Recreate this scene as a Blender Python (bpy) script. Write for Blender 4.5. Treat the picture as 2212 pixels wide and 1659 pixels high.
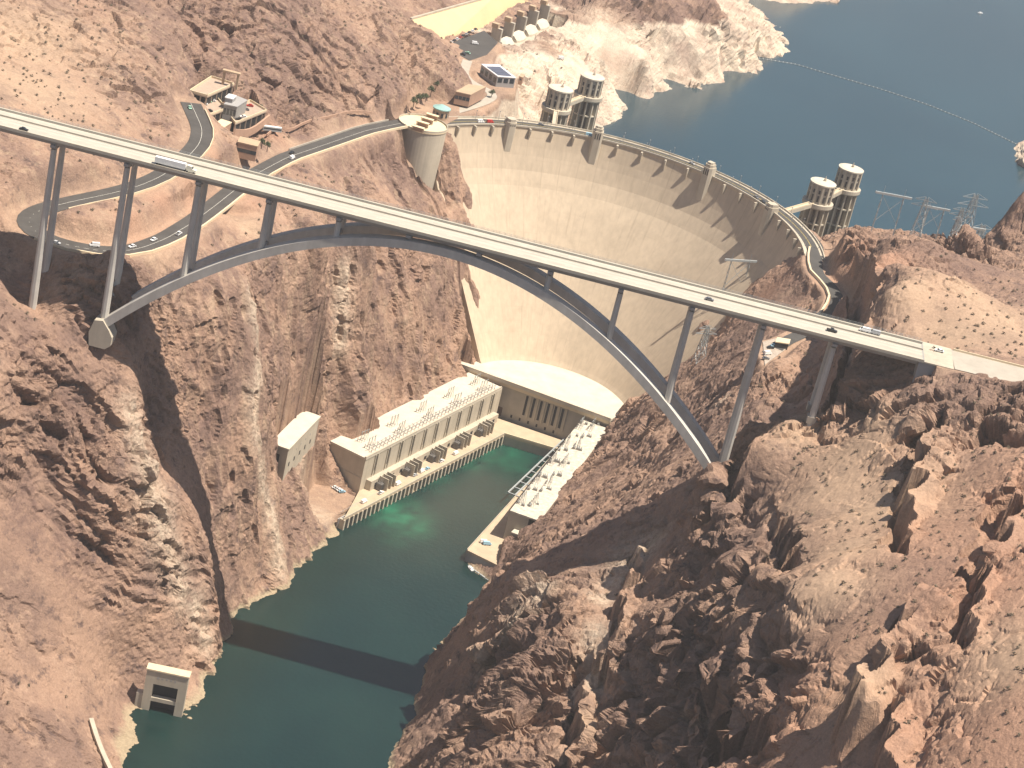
import bpy, bmesh, math, random
import numpy as np
from mathutils import Vector, Matrix

random.seed(7)
rng = np.random.default_rng(7)
R = math.radians
scn = bpy.context.scene
for o in list(bpy.data.objects):
    bpy.data.objects.remove(o)

# ------------------------------------------------------------------ camera
# metres; x along the arch bridge towards Arizona, y up the canyon, z above the tail water
CAM = np.array([83.3, -1014.5, 652.4])
FPX, AZ, PITCH, ROLL = 4730.3, -0.0345, 0.4206, 0.2366      # focal length for a 2212 px wide frame
_f = np.array([math.sin(AZ)*math.cos(PITCH), math.cos(AZ)*math.cos(PITCH), -math.sin(PITCH)])
_r = np.array([math.cos(AZ), -math.sin(AZ), 0.0])
_u = np.cross(_r, _f)
_c, _s = math.cos(ROLL), math.sin(ROLL)
RIGHT, UP, FWD = _c*_r + _s*_u, -_s*_r + _c*_u, _f
cam_d = bpy.data.cameras.new('camera')
cam_d.sensor_width = 36.0
cam_d.lens = FPX/2212*36.0
cam_d.clip_start = 1.0
cam_d.clip_end = 20000.0
cam = bpy.data.objects.new('camera', cam_d)
scn.collection.objects.link(cam)
M = Matrix.Identity(4)
for i in range(3):
    M[i][0], M[i][1], M[i][2], M[i][3] = RIGHT[i], UP[i], -FWD[i], CAM[i]
cam.matrix_world = M
scn.camera = cam

# ------------------------------------------------------------------ light
SUN = np.array([0.43, -0.085, 1.0]); SUN /= np.linalg.norm(SUN)     # direction towards the sun
sun_d = bpy.data.lights.new('sun', 'SUN')
sun_d.energy = 5.0
sun_d.angle = R(0.53)
sun_d.color = (1.0, 0.90, 0.77)
sun = bpy.data.objects.new('sun', sun_d)
sun.rotation_euler = Vector(SUN).to_track_quat('Z', 'Y').to_euler()
sun.location = (300, 0, 900)
scn.collection.objects.link(sun)
world = bpy.data.worlds.new('World')
scn.world = world
world.use_nodes = True
nt = world.node_tree
bg = nt.nodes['Background']
sky = nt.nodes.new('ShaderNodeTexSky')
sky.sky_type = 'NISHITA'
sky.sun_disc = False
sky.sun_elevation = math.asin(SUN[2])
sky.sun_rotation = math.atan2(SUN[0], SUN[1])
sky.altitude = 600
sky.dust_density = 2.0
nt.links.new(sky.outputs[0], bg.inputs[0])
bg.inputs[1].default_value = 0.06
scn.view_settings.view_transform = 'Standard'
scn.view_settings.look = 'None'
scn.view_settings.exposure = 0.74
scn.view_settings.gamma = 1.0
scn.view_settings.use_curve_mapping = False
scn.cycles.max_bounces = 6
scn.cycles.diffuse_bounces = 3
scn.cycles.volume_bounces = 0

# ------------------------------------------------------------------ survey helpers
def ray(px, py):
    d = RIGHT*((px-1106)/FPX) - UP*((py-829.5)/FPX) + FWD
    return d/np.linalg.norm(d)

def at(px, py, z):
    """point of the plane at height z sighted in the direction (px, py)"""
    d = ray(px, py)
    return CAM + d*((z-CAM[2])/d[2])

def aty(px, py, y):
    d = ray(px, py)
    return CAM + d*((y-CAM[1])/d[1])

# ------------------------------------------------------------------ scene helpers
COL = scn.collection
WLOC = {}

def props(o, label=None, cat=None, group=None, kind=None):
    if label: o['label'] = label
    if cat: o['category'] = cat
    if group: o['group'] = group
    if kind: o['kind'] = kind
    return o

def thing(name, label, cat, loc=(0, 0, 0), rz=0.0, group=None):
    o = bpy.data.objects.new(name, None)
    o.empty_display_size = 2.0
    COL.objects.link(o)
    o.location = Vector(loc)
    o.rotation_euler = (0, 0, rz)
    WLOC[o.name] = np.array(loc, float)
    return props(o, label, cat, group)

class MB:
    """collects simple shapes and links them as one mesh object"""
    def __init__(self):
        self.v = []; self.f = []; self.mi = []; self.cur = 0
    def add(self, vs, fs):
        n = len(self.v)
        self.v.extend([tuple(map(float, q)) for q in vs])
        for q in fs:
            self.f.append(tuple(i+n for i in q)); self.mi.append(self.cur)
        return self
    def hexa(self, b, t):
        """eight corners: bottom ring b (ccw), top ring t"""
        n = len(b)
        fs = [tuple(range(n-1, -1, -1)), tuple(range(n, 2*n))]
        for i in range(n):
            j = (i+1) % n
            fs.append((i, j, n+j, n+i))
        return self.add(list(b)+list(t), fs)
    def prism(self, poly, z0, z1):
        return self.hexa([(x, y, z0) for x, y in poly], [(x, y, z1) for x, y in poly])
    def box(self, c, s, az=0.0):
        """box centred at c (x, y, base z); size s; az turns it clockwise seen from above"""
        ca, sa = math.cos(az), math.sin(az)
        q = []
        for a, b in ((-1, -1), (1, -1), (1, 1), (-1, 1)):
            u, w = a*s[0]/2, b*s[1]/2
            q.append((c[0]+u*ca+w*sa, c[1]-u*sa+w*ca))
        return self.prism(q, c[2], c[2]+s[2])
    def bar(self, p0, p1, w, h=None, up=(0, 0, 1)):
        """rectangular bar from p0 to p1"""
        h = h or w
        p0 = np.array(p0, float); p1 = np.array(p1, float)
        d = p1-p0; L = np.linalg.norm(d)
        if L < 1e-6: return self
        d /= L
        up = np.array(up, float)
        if abs(d @ up) > 0.98: up = np.array([1.0, 0, 0])
        s = np.cross(d, up); s /= np.linalg.norm(s)
        t = np.cross(s, d)
        b = [p0+s*a*w/2+t*c*h/2 for a, c in ((-1, -1), (-1, 1), (1, 1), (1, -1))]
        e = [q+d*L for q in b]
        return self.hexa(b, e)
    def cyl(self, c, r0, r1, h, n=16, a0=0.0):
        b = [(c[0]+r0*math.cos(a0+2*math.pi*i/n), c[1]+r0*math.sin(a0+2*math.pi*i/n), c[2]) for i in range(n)]
        t = [(c[0]+r1*math.cos(a0+2*math.pi*i/n), c[1]+r1*math.sin(a0+2*math.pi*i/n), c[2]+h) for i in range(n)]
        return self.hexa(b, t)
    def strip(self, rows, close=False):
        """grid of points: rows x columns"""
        m = len(rows[0]); vs = [q for r in rows for q in r]; fs = []
        for i in range(len(rows)-1):
            for j in range(m if close else m-1):
                k = (j+1) % m
                fs.append((i*m+j, i*m+k, (i+1)*m+k, (i+1)*m+j))
        return self.add(vs, fs)
    def sweep(self, sections):
        """closed cross-sections joined along a path, capped"""
        m = len(sections[0]); vs = [q for r in sections for q in r]; fs = []
        for i in range(len(sections)-1):
            for j in range(m):
                k = (j+1) % m
                fs.append((i*m+j, i*m+k, (i+1)*m+k, (i+1)*m+j))
        n = (len(sections)-1)*m
        fs.append(tuple(range(m-1, -1, -1))); fs.append(tuple(range(n, n+m)))
        return self.add(vs, fs)
    def mesh(self, name, mats, off=(0, 0, 0)):
        me = bpy.data.meshes.new(name)
        o = np.array(off, float)
        me.from_pydata([tuple(np.array(q)-o) for q in self.v], [], self.f)
        for m in (mats if isinstance(mats, (list, tuple)) else [mats]):
            me.materials.append(m)
        if any(self.mi):
            me.polygons.foreach_set('material_index', self.mi)
        bm = bmesh.new(); bm.from_mesh(me)
        bmesh.ops.recalc_face_normals(bm, faces=bm.faces)
        bm.to_mesh(me); bm.free()
        me.update()
        return me
    def build(self, name, mats, parent=None, smooth=False):
        off = WLOC[parent.name] if parent else np.zeros(3)
        me = self.mesh(name, mats, off)
        if smooth:
            me.polygons.foreach_set('use_smooth', [True]*len(me.polygons))
        o = bpy.data.objects.new(name, me)
        COL.objects.link(o)
        if parent: o.parent = parent
        WLOC[o.name] = off
        return o

def copy_tree(o, parent=None):
    c = o.copy(); COL.objects.link(c)
    if parent: c.parent = parent
    for ch in list(o.children):
        copy_tree(ch, c)
    return c

def put(me, name, parent, loc=(0, 0, 0), rz=0.0):
    """another child that shares the mesh me"""
    o = bpy.data.objects.new(name, me)
    COL.objects.link(o)
    o.parent = parent
    o.location = Vector(loc) ; o.rotation_euler = (0, 0, rz)
    return o

# ------------------------------------------------------------------ materials
def mat(name, col, rough=0.85, var=0.12, scale=0.15, bump=0.0, metal=0.0, streak=0.0, col2=None, detail=6.0, spec=0.3, fine=0.0):
    """plain surface with procedural mottling, optional vertical streaks and bump"""
    m = bpy.data.materials.new(name); m.use_nodes = True
    t = m.node_tree; b = t.nodes['Principled BSDF']
    b.inputs['Roughness'].default_value = rough
    b.inputs['Metallic'].default_value = metal
    b.inputs['Specular IOR Level'].default_value = spec
    geo = t.nodes.new('ShaderNodeNewGeometry')
    n1 = t.nodes.new('ShaderNodeTexNoise'); n1.inputs['Scale'].default_value = scale
    n1.inputs['Detail'].default_value = detail
    n1.inputs['Roughness'].default_value = 0.62
    t.links.new(geo.outputs['Position'], n1.inputs['Vector'])
    mr = t.nodes.new('ShaderNodeMapRange')
    mr.inputs['From Min'].default_value = 0.3; mr.inputs['From Max'].default_value = 0.7
    t.links.new(n1.outputs['Fac'], mr.inputs['Value'])
    mx = t.nodes.new('ShaderNodeMix'); mx.data_type = 'RGBA'
    c = np.array(col, float)
    a = c*(1-var); d = np.array(col2, float) if col2 is not None else np.minimum(c*(1+var), 0.95)
    mx.inputs['A'].default_value = (*a, 1); mx.inputs['B'].default_value = (*d, 1)
    t.links.new(mr.outputs['Result'], mx.inputs['Factor'])
    out = mx.outputs['Result']
    if streak:
        mp = t.nodes.new('ShaderNodeMapping'); mp.inputs['Scale'].default_value = (0.35, 0.35, 0.012)
        t.links.new(geo.outputs['Position'], mp.inputs['Vector'])
        n2 = t.nodes.new('ShaderNodeTexNoise'); n2.inputs['Scale'].default_value = 1.0; n2.inputs['Detail'].default_value = 4
        t.links.new(mp.outputs[0], n2.inputs['Vector'])
        m2 = t.nodes.new('ShaderNodeMapRange')
        m2.inputs['From Min'].default_value = 0.35; m2.inputs['From Max'].default_value = 0.7
        m2.inputs['To Min'].default_value = 1.0; m2.inputs['To Max'].default_value = 1.0-streak
        t.links.new(n2.outputs['Fac'], m2.inputs['Value'])
        ml = t.nodes.new('ShaderNodeMix'); ml.data_type = 'RGBA'; ml.blend_type = 'MULTIPLY'; ml.inputs['Factor'].default_value = 1
        t.links.new(out, ml.inputs['A']); t.links.new(m2.outputs['Result'], ml.inputs['B'])
        out = ml.outputs['Result']
    t.links.new(out, b.inputs['Base Color'])
    if bump:
        n3 = t.nodes.new('ShaderNodeTexNoise'); n3.inputs['Scale'].default_value = fine or scale*6; n3.inputs['Detail'].default_value = 6
        t.links.new(geo.outputs['Position'], n3.inputs['Vector'])
        bp = t.nodes.new('ShaderNodeBump'); bp.inputs['Strength'].default_value = bump; bp.inputs['Distance'].default_value = 1.0
        t.links.new(n3.outputs['Fac'], bp.inputs['Height'])
        t.links.new(bp.outputs[0], b.inputs['Normal'])
    return m

def glossy(name, col, rough=0.25, spec=0.5, metal=0.0):
    return mat(name, col, rough, 0.06, 0.6, spec=spec, metal=metal, detail=2)

def dam_material():
    """cream concrete with the joints of the casting blocks, lift lines and rain streaks"""
    m = mat('dam_concrete', (0.53, 0.435, 0.32), 0.9, 0.09, 0.035, streak=0.13)
    t = m.node_tree; N = t.nodes.new; L = t.links.new; b = t.nodes['Principled BSDF']
    src = b.inputs['Base Color'].links[0].from_socket
    geo = N('ShaderNodeNewGeometry')
    sub = N('ShaderNodeVectorMath'); sub.operation = 'SUBTRACT'; sub.inputs[1].default_value = (60.6, 354.0, 0); L(geo.outputs['Position'], sub.inputs[0])
    sep = N('ShaderNodeSeparateXYZ'); L(sub.outputs[0], sep.inputs[0])
    def M_(op, a, c=None):
        q = N('ShaderNodeMath'); q.operation = op
        for i, s in enumerate((a, c)):
            if s is None: continue
            if isinstance(s, (int, float)): q.inputs[i].default_value = s
            else: L(s, q.inputs[i])
        return q.outputs[0]
    ang = M_('ARCTAN2', sep.outputs['X'], sep.outputs['Y'])
    def joint(v, width):
        f = M_('ABSOLUTE', M_('SUBTRACT', M_('FRACT', v), 0.5))
        return M_('LESS_THAN', f, width)
    v = joint(M_('MULTIPLY', ang, 10.5), 0.022); h = joint(M_('MULTIPLY', sep.outputs['Z'], 1/15.0), 0.012)
    n = N('ShaderNodeTexNoise'); n.inputs['Scale'].default_value = 0.05; n.inputs['Detail'].default_value = 4; L(geo.outputs['Position'], n.inputs['Vector'])
    wear = N('ShaderNodeMapRange'); wear.inputs['From Min'].default_value = 0.4; wear.inputs['From Max'].default_value = 0.65; L(n.outputs['Fac'], wear.inputs['Value'])
    # leak streaks running down from the joints
    cmb = N('ShaderNodeCombineXYZ'); L(M_('MULTIPLY', ang, 60.0), cmb.inputs[0]); L(M_('MULTIPLY', sep.outputs['Z'], 0.035), cmb.inputs[1])
    n2 = N('ShaderNodeTexNoise'); n2.inputs['Scale'].default_value = 1.0; n2.inputs['Detail'].default_value = 5; L(cmb.outputs[0], n2.inputs['Vector'])
    lk = N('ShaderNodeMapRange'); lk.inputs['From Min'].default_value = 0.58; lk.inputs['From Max'].default_value = 0.72; lk.inputs['To Max'].default_value = 0.28; L(n2.outputs['Fac'], lk.inputs['Value'])
    fac = M_('MAXIMUM', M_('MULTIPLY', M_('MAXIMUM', v, M_('MULTIPLY', h, 0.5)), M_('MULTIPLY', wear.outputs['Result'], 0.35)), lk.outputs['Result'])
    mx = N('ShaderNodeMix'); mx.data_type = 'RGBA'; L(src, mx.inputs['A']); mx.inputs['B'].default_value = (0.26, 0.20, 0.14, 1); L(fac, mx.inputs['Factor'])
    L(mx.outputs['Result'], b.inputs['Base Color'])
    return m

M_CONC = mat('concrete', (0.43, 0.385, 0.32), 0.9, 0.12, 0.09, streak=0.12)
M_DAM = dam_material()
M_PALE = mat('pale_concrete', (0.49, 0.435, 0.345), 0.85, 0.11, 0.09, streak=0.14)
M_ROOF = mat('pale_roof', (0.57, 0.515, 0.42), 0.9, 0.12, 0.12)
M_DECKT = mat('tan_deck', (0.47, 0.37, 0.26), 0.9, 0.12, 0.15)
M_ROOFG = mat('cluttered_roof', (0.50, 0.46, 0.385), 0.9, 0.25, 0.35, col2=(0.70, 0.64, 0.53))
M_DECK = mat('deck_concrete', (0.41, 0.38, 0.32), 0.85, 0.10, 0.10)
M_DECKL = mat('lane_edge_stain', (0.45, 0.42, 0.35), 0.85, 0.08, 0.12)
M_GREYC = mat('grey_concrete', (0.33, 0.32, 0.31), 0.85, 0.08, 0.1)
M_STEEL = mat('grey_painted_steel', (0.31, 0.30, 0.28), 0.6, 0.08, 0.2)
M_RIB = mat('arch_concrete', (0.52, 0.495, 0.45), 0.85, 0.11, 0.12, streak=0.12)
M_ASPH = mat('asphalt', (0.075, 0.072, 0.068), 0.9, 0.15, 0.15)
M_LINE = mat('road_paint', (0.7, 0.68, 0.6), 0.8, 0.05, 0.5)
M_YEL = mat('yellow_paint', (0.6, 0.45, 0.12), 0.8, 0.05, 0.5)
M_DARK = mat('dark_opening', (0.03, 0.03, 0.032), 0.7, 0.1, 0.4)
M_GLASS = glossy('window_glass', (0.03, 0.04, 0.05), 0.1, 0.6)
M_TYRE = mat('tyre_rubber', (0.02, 0.02, 0.02), 0.9, 0.1, 2)
M_CREAM = mat('cream_stone', (0.66, 0.55, 0.38), 0.85, 0.08, 0.2)
M_TAN = mat('tan_stucco', (0.45, 0.33, 0.22), 0.9, 0.08, 0.2)
M_ADOBE = mat('adobe_stucco', (0.42, 0.27, 0.19), 0.9, 0.1, 0.2)
M_GALV = mat('galvanised_steel', (0.42, 0.45, 0.45), 0.5, 0.08, 0.5, metal=0.3)
M_SHADE = mat('shade_cloth', (0.70, 0.56, 0.38), 0.9, 0.05, 0.4)
M_TEAL = mat('patina_copper', (0.28, 0.45, 0.42), 0.6, 0.1, 0.3)
M_GRAVEL = mat('gravel', (0.40, 0.34, 0.28), 0.95, 0.25, 0.8, bump=0.3)
M_WHITE = glossy('white_paint', (0.78, 0.78, 0.77))
# ------------------------------------------------------------------ thin desert haze
hm = bpy.data.materials.new('haze_air'); hm.use_nodes = True
ht = hm.node_tree; ht.nodes.remove(ht.nodes['Principled BSDF'])
pv = ht.nodes.new('ShaderNodeVolumePrincipled')
pv.inputs['Color'].default_value = (0.90, 0.88, 0.86, 1)
pv.inputs['Density'].default_value = 0.00007
pv.inputs['Anisotropy'].default_value = 0.2
ht.links.new(pv.outputs[0], ht.nodes['Material Output'].inputs['Volume'])
hz = MB(); hz.prism([(-1600, -1300), (2800, -1300), (2800, 5700), (-1600, 5700)], -60, 700)
ho = hz.build('haze', hm); ho['kind'] = 'stuff'
# ------------------------------------------------------------------ terrain
CD = np.array([60.6, 354.0])                     # centre of the dam arch
RIVER, LAKE, CREST = 0.0, 131.0, 179.0
_FZ = [0, 38, 60, 80, 100, 115, 125, 135, 143, 150, 156, 162, 168, 174, 179]
_FR = [32, 61, 75, 88, 101, 111.5, 118.2, 125.2, 130.8, 134.2, 136.7, 138.8, 140.7, 142.3, 143.6]
def face_r(z): return float(np.interp(z, _FZ, _FR))
def at_dam(px, py):
    d = ray(px, py)
    lo, hi = 1000.0, 1900.0
    def g(t):
        q = CAM+d*t
        return np.hypot(*(q[:2]-CD)) - face_r(q[2])
    ts = np.arange(1300, 1800, 0.5)
    v = [g(t) for t in ts]
    for i in range(len(ts)-1):
        if v[i] < 0 <= v[i+1]: return CAM+d*ts[i]
    return CAM+d*1500

def dpt(ang, r, z):
    """point of the dam: angle clockwise from y about the arch centre, radius, height"""
    return np.array([CD[0]+r*math.sin(ang), CD[1]+r*math.cos(ang), z])

CP = []
def P(z, *pts):
    for q in pts: CP.append(at(q[0], q[1], z))
def PZ(*pts):
    for q in pts: CP.append(at(*q))
def W(*pts):
    for q in pts: CP.append(np.array(q, float))

# river banks
P(-1, (470, 1400), (500, 1345), (515, 1330), (560, 1300), (610, 1275), (650, 1235), (700, 1180), (735, 1155))
P(-1, (1060, 1270), (1030, 1300), (1000, 1335), (960, 1390), (925, 1440), (905, 1490), (890, 1540), (860, 1600), (848, 1645))
P(-1, (470, 1430), (455, 1490), (440, 1530), (470, 1555), (400, 1550), (300, 1540), (305, 1600), (270, 1655))
W((28, -130, -1), (18, -220, -1), (10, -330, -1), (-92, -180, -1), (-96, -260, -1), (-100, -340, -1))
W((30, 380, -8), (60, 395, -6), (100, 378, -4), (85, 350, -6), (50, 360, -10), (60, 430, -8), (110, 400, 0))
W((-10, 0, -14), (-20, 60, -14), (-8, 120, -14), (5, 180, -14), (40, 260, -12), (60, 330, -12), (-20, -60, -14), (-30, -130, -14), (-40, -220, -14), (-45, -330, -14))
# Nevada powerhouse bench
W((-35, 205, 1), (-5, 278, 1), (28, 353, 1), (-48, 164, 3), (-55, 168, 9), (-62, 190, 10), (-66, 200, 14))
PZ((707, 940, 34), (770, 902, 34), (850, 866, 34), (920, 826, 34), (960, 811, 35), (1000, 795, 37))
PZ((700, 985, 26), (695, 1040, 13), (680, 1110, 8), (640, 1190, 10), (660, 1060, 30))
# Nevada canyon wall
PZ((540, 1200, 24), (550, 1100, 53), (620, 1100, 30), (611, 1050, 36), (655, 1040, 38), (690, 960, 42), (550, 1000, 82), (550, 900, 107), (640, 880, 70), (580, 945, 80), (550, 780, 134),
   (700, 895, 52), (700, 800, 92), (700, 700, 118), (800, 800, 72), (900, 750, 66), (900, 700, 80), (800, 680, 102), (900, 620, 102), (980, 700, 64), (985, 765, 46),
   (900, 560, 116), (800, 590, 126), (700, 590, 143), (620, 600, 156), (550, 640, 168), (480, 650, 175), (440, 800, 140), (440, 920, 110), (480, 1060, 72))
# rim and slopes below the old highway
PZ((345, 640, 184), (420, 600, 186), (500, 560, 184), (600, 540, 178), (700, 545, 168), (800, 545, 146), (900, 520, 132), (960, 480, 126),
   (330, 590, 191), (420, 560, 191), (500, 470, 190), (540, 500, 186), (620, 480, 180), (700, 440, 179), (780, 420, 163), (860, 440, 142), (700, 380, 180), (800, 330, 176), (845, 305, 172))
for q in ((1002, 375), (1016, 400), (1030, 430), (1038, 490), (1033, 560), (1024, 640), (1014, 720)):
    w = at_dam(*q); CP.append(w+np.array([-2.0, -2.0, 0]))
    CP.append(w+np.array([-12.0, 14.0, 12.0]))
    v_ = at_dam(q[0]+14, q[1]); e_ = v_[:2]-CD; e_ /= np.linalg.norm(e_); CP.append(np.array([*(v_[:2]+e_*14), v_[2]-8]))
PZ((860, 345, 166), (885, 382, 152), (915, 414, 144), (960, 560, 112))
for q in ((985, 330), (978, 300), (990, 400), (1002, 440), (1010, 500), (1005, 580), (995, 650), (962, 380), (955, 340), (975, 450), (965, 420)):
    w = at_dam(*q); CP.append(w-ray(*q)*7.0)
# shaded draw below the bridge, Nevada side
W((-219, 7, 193), (-187, 6, 199), (-163, 6, 197), (-151, 8, 187), (-144, 9, 168), (-137, 11, 148), (-126, 13, 122), (-112, 16, 97), (-99, 18, 74), (-87, 20, 44), (-77, 22, 15))
W((-240, 12, 205), (-280, 10, 232), (-330, 0, 262))
# spur that carries the Nevada piers
W((-206, -8, 178), (-190, -8, 179), (-178, -8, 180), (-168, -8, 178), (-164, -14, 166))
for q in ((305, 880), (328, 950), (352, 1010), (378, 1055), (405, 1095), (432, 1160), (455, 1230), (464, 1300), (466, 1365)):
    CP.append(aty(q[0], q[1], -3.0))
for q in ((270, 770), (300, 820)):
    CP.append(aty(q[0], q[1], -5.0))
PZ((0, 640, 190), (0, 700, 183), (100, 700, 176), (170, 740, 168), (240, 790, 157), (0, 850, 158), (150, 900, 136), (250, 900, 138), (0, 1000, 124), (100, 1050, 107), (220, 1020, 116), (300, 1050, 104),
   (250, 1150, 86), (330, 1180, 76), (390, 1200, 66), (0, 1200, 88), (100, 1200, 80), (200, 1300, 54), (300, 1300, 52), (405, 1320, 34), (400, 1400, 18), (300, 1400, 26), (200, 1400, 34), (0, 1450, 46), (100, 1450, 36),
   (200, 1480, 22), (260, 1480, 10), (100, 1600, 24), (200, 1570, 12), (220, 1640, 9), (240, 1600, 4))
W((-260, -150, 150), (-330, -60, 215), (-300, -300, 130), (-200, -330, 60), (-400, -150, 260))
# Nevada hillside
PZ((100, 230, 236), (200, 260, 228), (0, 120, 240), (0, 0, 252), (200, 120, 240), (350, 180, 228), (200, 0, 246), (400, 0, 250), (400, 100, 236), (600, 0, 246), (600, 120, 226), (700, 60, 232), (800, 0, 224),
   (350, 280, 218), (330, 230, 224), (250, 320, 219), (470, 150, 221), (540, 190, 214), (440, 190, 209), (430, 240, 209), (470, 245, 203), (540, 262, 198), (590, 262, 194), (500, 290, 196), (580, 230, 206), (520, 130, 222), (650, 190, 206), (760, 190, 202), (700, 240, 194), (860, 180, 200), (840, 110, 214), (900, 70, 216), (950, 110, 206), (960, 170, 194), (900, 210, 190), (760, 120, 216))
W((-500, 300, 300), (-450, 700, 300), (-330, 800, 280), (-700, 500, 340), (-700, 1200, 320), (-420, 1100, 290), (-320, 20, 258), (-340, 120, 262), (-420, 60, 275))
# spillway shelf and the way to the dam
PZ((1010, 130, 181), (1080, 160, 181), (1030, 205, 180), (960, 230, 181), (1100, 210, 168), (1150, 225, 150), (1200, 180, 165), (1250, 150, 168), (1150, 120, 176), (1210, 130, 174), (1300, 130, 165), (1400, 130, 160), (1350, 60, 174), (1450, 50, 176), (1250, 40, 178))
PZ((880, 45, 186), (1080, 90, 174), (1120, 60, 176), (1180, 10, 174))
W((-60, 445, 178), (-30, 490, 172), (-10, 520, 140), (20, 560, 122), (50, 540, 95), (60, 600, 80))
# lake shore
P(129, (1310, 198), (1360, 205), (1410, 204), (1430, 175), (1490, 178), (1530, 195), (1575, 165), (1580, 128), (1640, 127), (1700, 80), (1660, 40), (1620, 12), (1600, 0))
W((300, 700, 60), (350, 900, 60), (500, 1200, 60), (260, 800, 70), (200, 650, 70), (150, 720, 75), (330, 1300, 60), (700, 1700, 60), (420, 1700, 60), (800, 2300, 60), (300, 650, 70), (240, 600, 80), (150, 610, 70), (100, 700, 80))
PZ((1600, 70, 158), (1550, 100, 154), (1640, 85, 145), (1500, 120, 152), (1540, 40, 180), (1550, 15, 187), (1450, 15, 187), (1350, 10, 186), (1300, 20, 184), (1500, 60, 170), (1500, 165, 138), (1420, 165, 142))
W((60, 1300, 230), (0, 1500, 220), (100, 1500, 210), (-100, 1200, 240), (-100, 1800, 220), (100, 1900, 180))
P(130, (1600, -6), (1680, 12), (1722, 18), (1730, 8)); W((190, 1330, 160), (150, 1340, 170), (210, 1420, 150))
P(129, (1850, 0), (1880, -5)); W((300, 1560, 140), (320, 1600, 150))
# Arizona side: shelf of the crest road
W((228, 392, 183), (218, 385, 180))
PZ((1765, 540, 179), (1740, 575, 179.5), (1745, 600, 180), (1790, 640, 180.5), (1795, 665, 181), (1765, 690, 181.5), (1700, 735, 181.5), (1670, 750, 181), (1650, 775, 180))
PZ((1700, 590, 165), (1720, 640, 168), (1740, 665, 172), (1650, 620, 149), (1600, 640, 134), (1560, 650, 117), (1640, 680, 151), (1580, 720, 128), (1600, 760, 147), (1550, 780, 124), (1620, 830, 160), (1560, 860, 132))
for q in ((1700, 565), (1640, 580), (1590, 605), (1550, 640), (1510, 695), (1480, 745), (1440, 800), (1400, 842), (1365, 865)):
    w = at_dam(*q); CP.append(w+np.array([2.0, -2.0, 0]))
    CP.append(w+np.array([16.0, 8.0, 14.0]))
    v_ = at_dam(q[0]-16, q[1]-4); e_ = v_[:2]-CD; e_ /= np.linalg.norm(e_); CP.append(np.array([*(v_[:2]+e_*14), v_[2]-8]))
# Arizona canyon wall behind the powerhouse
PZ((1520, 705, 101), (1480, 800, 96), (1450, 850, 92), (1420, 900, 80), (1350, 900, 50), (1400, 1000, 88), (1300, 1000, 50), (1480, 950, 118), (1260, 1060, 44), (1200, 1120, 44), (1330, 1080, 88), (1250, 1140, 66), (1140, 1180, 34), (1180, 1190, 62), (1520, 900, 140), (1540, 960, 158))
PZ((1300, 912, 24), (1290, 960, 22), (1240, 1020, 22), (1180, 1080, 22), (1130, 1150, 20))
W((45, 165, 1), (60, 230, 1), (74, 320, 1), (62, 148, 3))
# rocks above the shelf
PZ((1800, 540, 194), (1790, 500, 203), (1850, 505, 208), (1900, 520, 207), (1960, 530, 206), (2030, 535, 206), (1850, 560, 200), (1820, 620, 190))
W((232, 420, 184), (256, 432, 182), (262, 455, 150), (230, 470, 120), (280, 480, 120), (340, 520, 110), (290, 420, 195), (320, 400, 206), (420, 470, 160), (420, 560, 110), (480, 700, 120))
P(129, (2180, 340), (2212, 300)); W((440, 950, 150), (470, 880, 190), (520, 1000, 190), (520, 1300, 150))
PZ((1990, 550, 210), (2060, 512, 226), (2045, 545, 216), (2100, 545, 212), (2100, 600, 222), (2160, 540, 214), (2200, 480, 232), (2212, 410, 250), (2160, 480, 226))
# hill beyond the bridge
PZ((1930, 600, 236), (2000, 620, 242), (2100, 650, 250), (2200, 620, 250), (2200, 700, 266), (2100, 710, 266), (2000, 700, 261), (1950, 740, 268), (2050, 760, 270), (2150, 770, 272), (2000, 750, 270))
W((200, 12, 206), (204, 40, 196), (208, 80, 190), (213, 115, 189), (217, 160, 189), (219, 205, 189), (222, 250, 191))
W((210, 8, 244), (213, 20, 250), (216, 40, 253), (219, 80, 254), (224, 115, 250), (228, 160, 246), (230, 205, 240), (231, 250, 230), (234, 285, 216))
W((186, 100, 186), (180, 50, 190))
W((252, 20, 262), (270, 0, 270), (262, 14, 269), (300, 16, 270), (330, 0, 271), (400, 0, 276), (500, 100, 300), (600, 300, 300), (500, 500, 260))
W((174, 10, 208), (165, 8, 202), (187, 4, 214), (199, -8, 229), (214, -6, 244), (231, -8, 252), (226, 4, 257), (230, 40, 258), (240, 14, 263))
# draw below the bridge, Arizona side
W((40, 22, 6), (51, 19, 44), (70, 16, 82), (92, 14, 98), (120, 12, 128), (142, 10, 150), (157, 9, 163))
W((162, -8, 178), (158, -9, 172)); CP.append(aty(1565, 985, -18.0)); CP.append(aty(1600, 950, -20.0))
PZ((1100, 1262, 82), (1060, 1262, 62), (1180, 1240, 96), (1280, 1200, 112), (1380, 1195, 126), (1340, 1150, 126), (1450, 1110, 148), (1480, 1060, 160))
# gully and buttresses, near Arizona side
PZ((1330, 1300, 112), (1290, 1400, 104), (1275, 1500, 92), (1250, 1600, 84), (1250, 1655, 78), (1100, 1330, 84), (1180, 1400, 96), (1060, 1330, 66), (1030, 1400, 58), (1100, 1420, 84), (1180, 1480, 86), (1240, 1300, 112), (1050, 1480, 46), (980, 1460, 32),
   (950, 1530, 30), (1000, 1510, 62), (1080, 1540, 76), (1180, 1560, 78), (960, 1580, 30), (1000, 1600, 48), (1100, 1640, 66), (920, 1620, 20), (900, 1655, 14))
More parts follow.
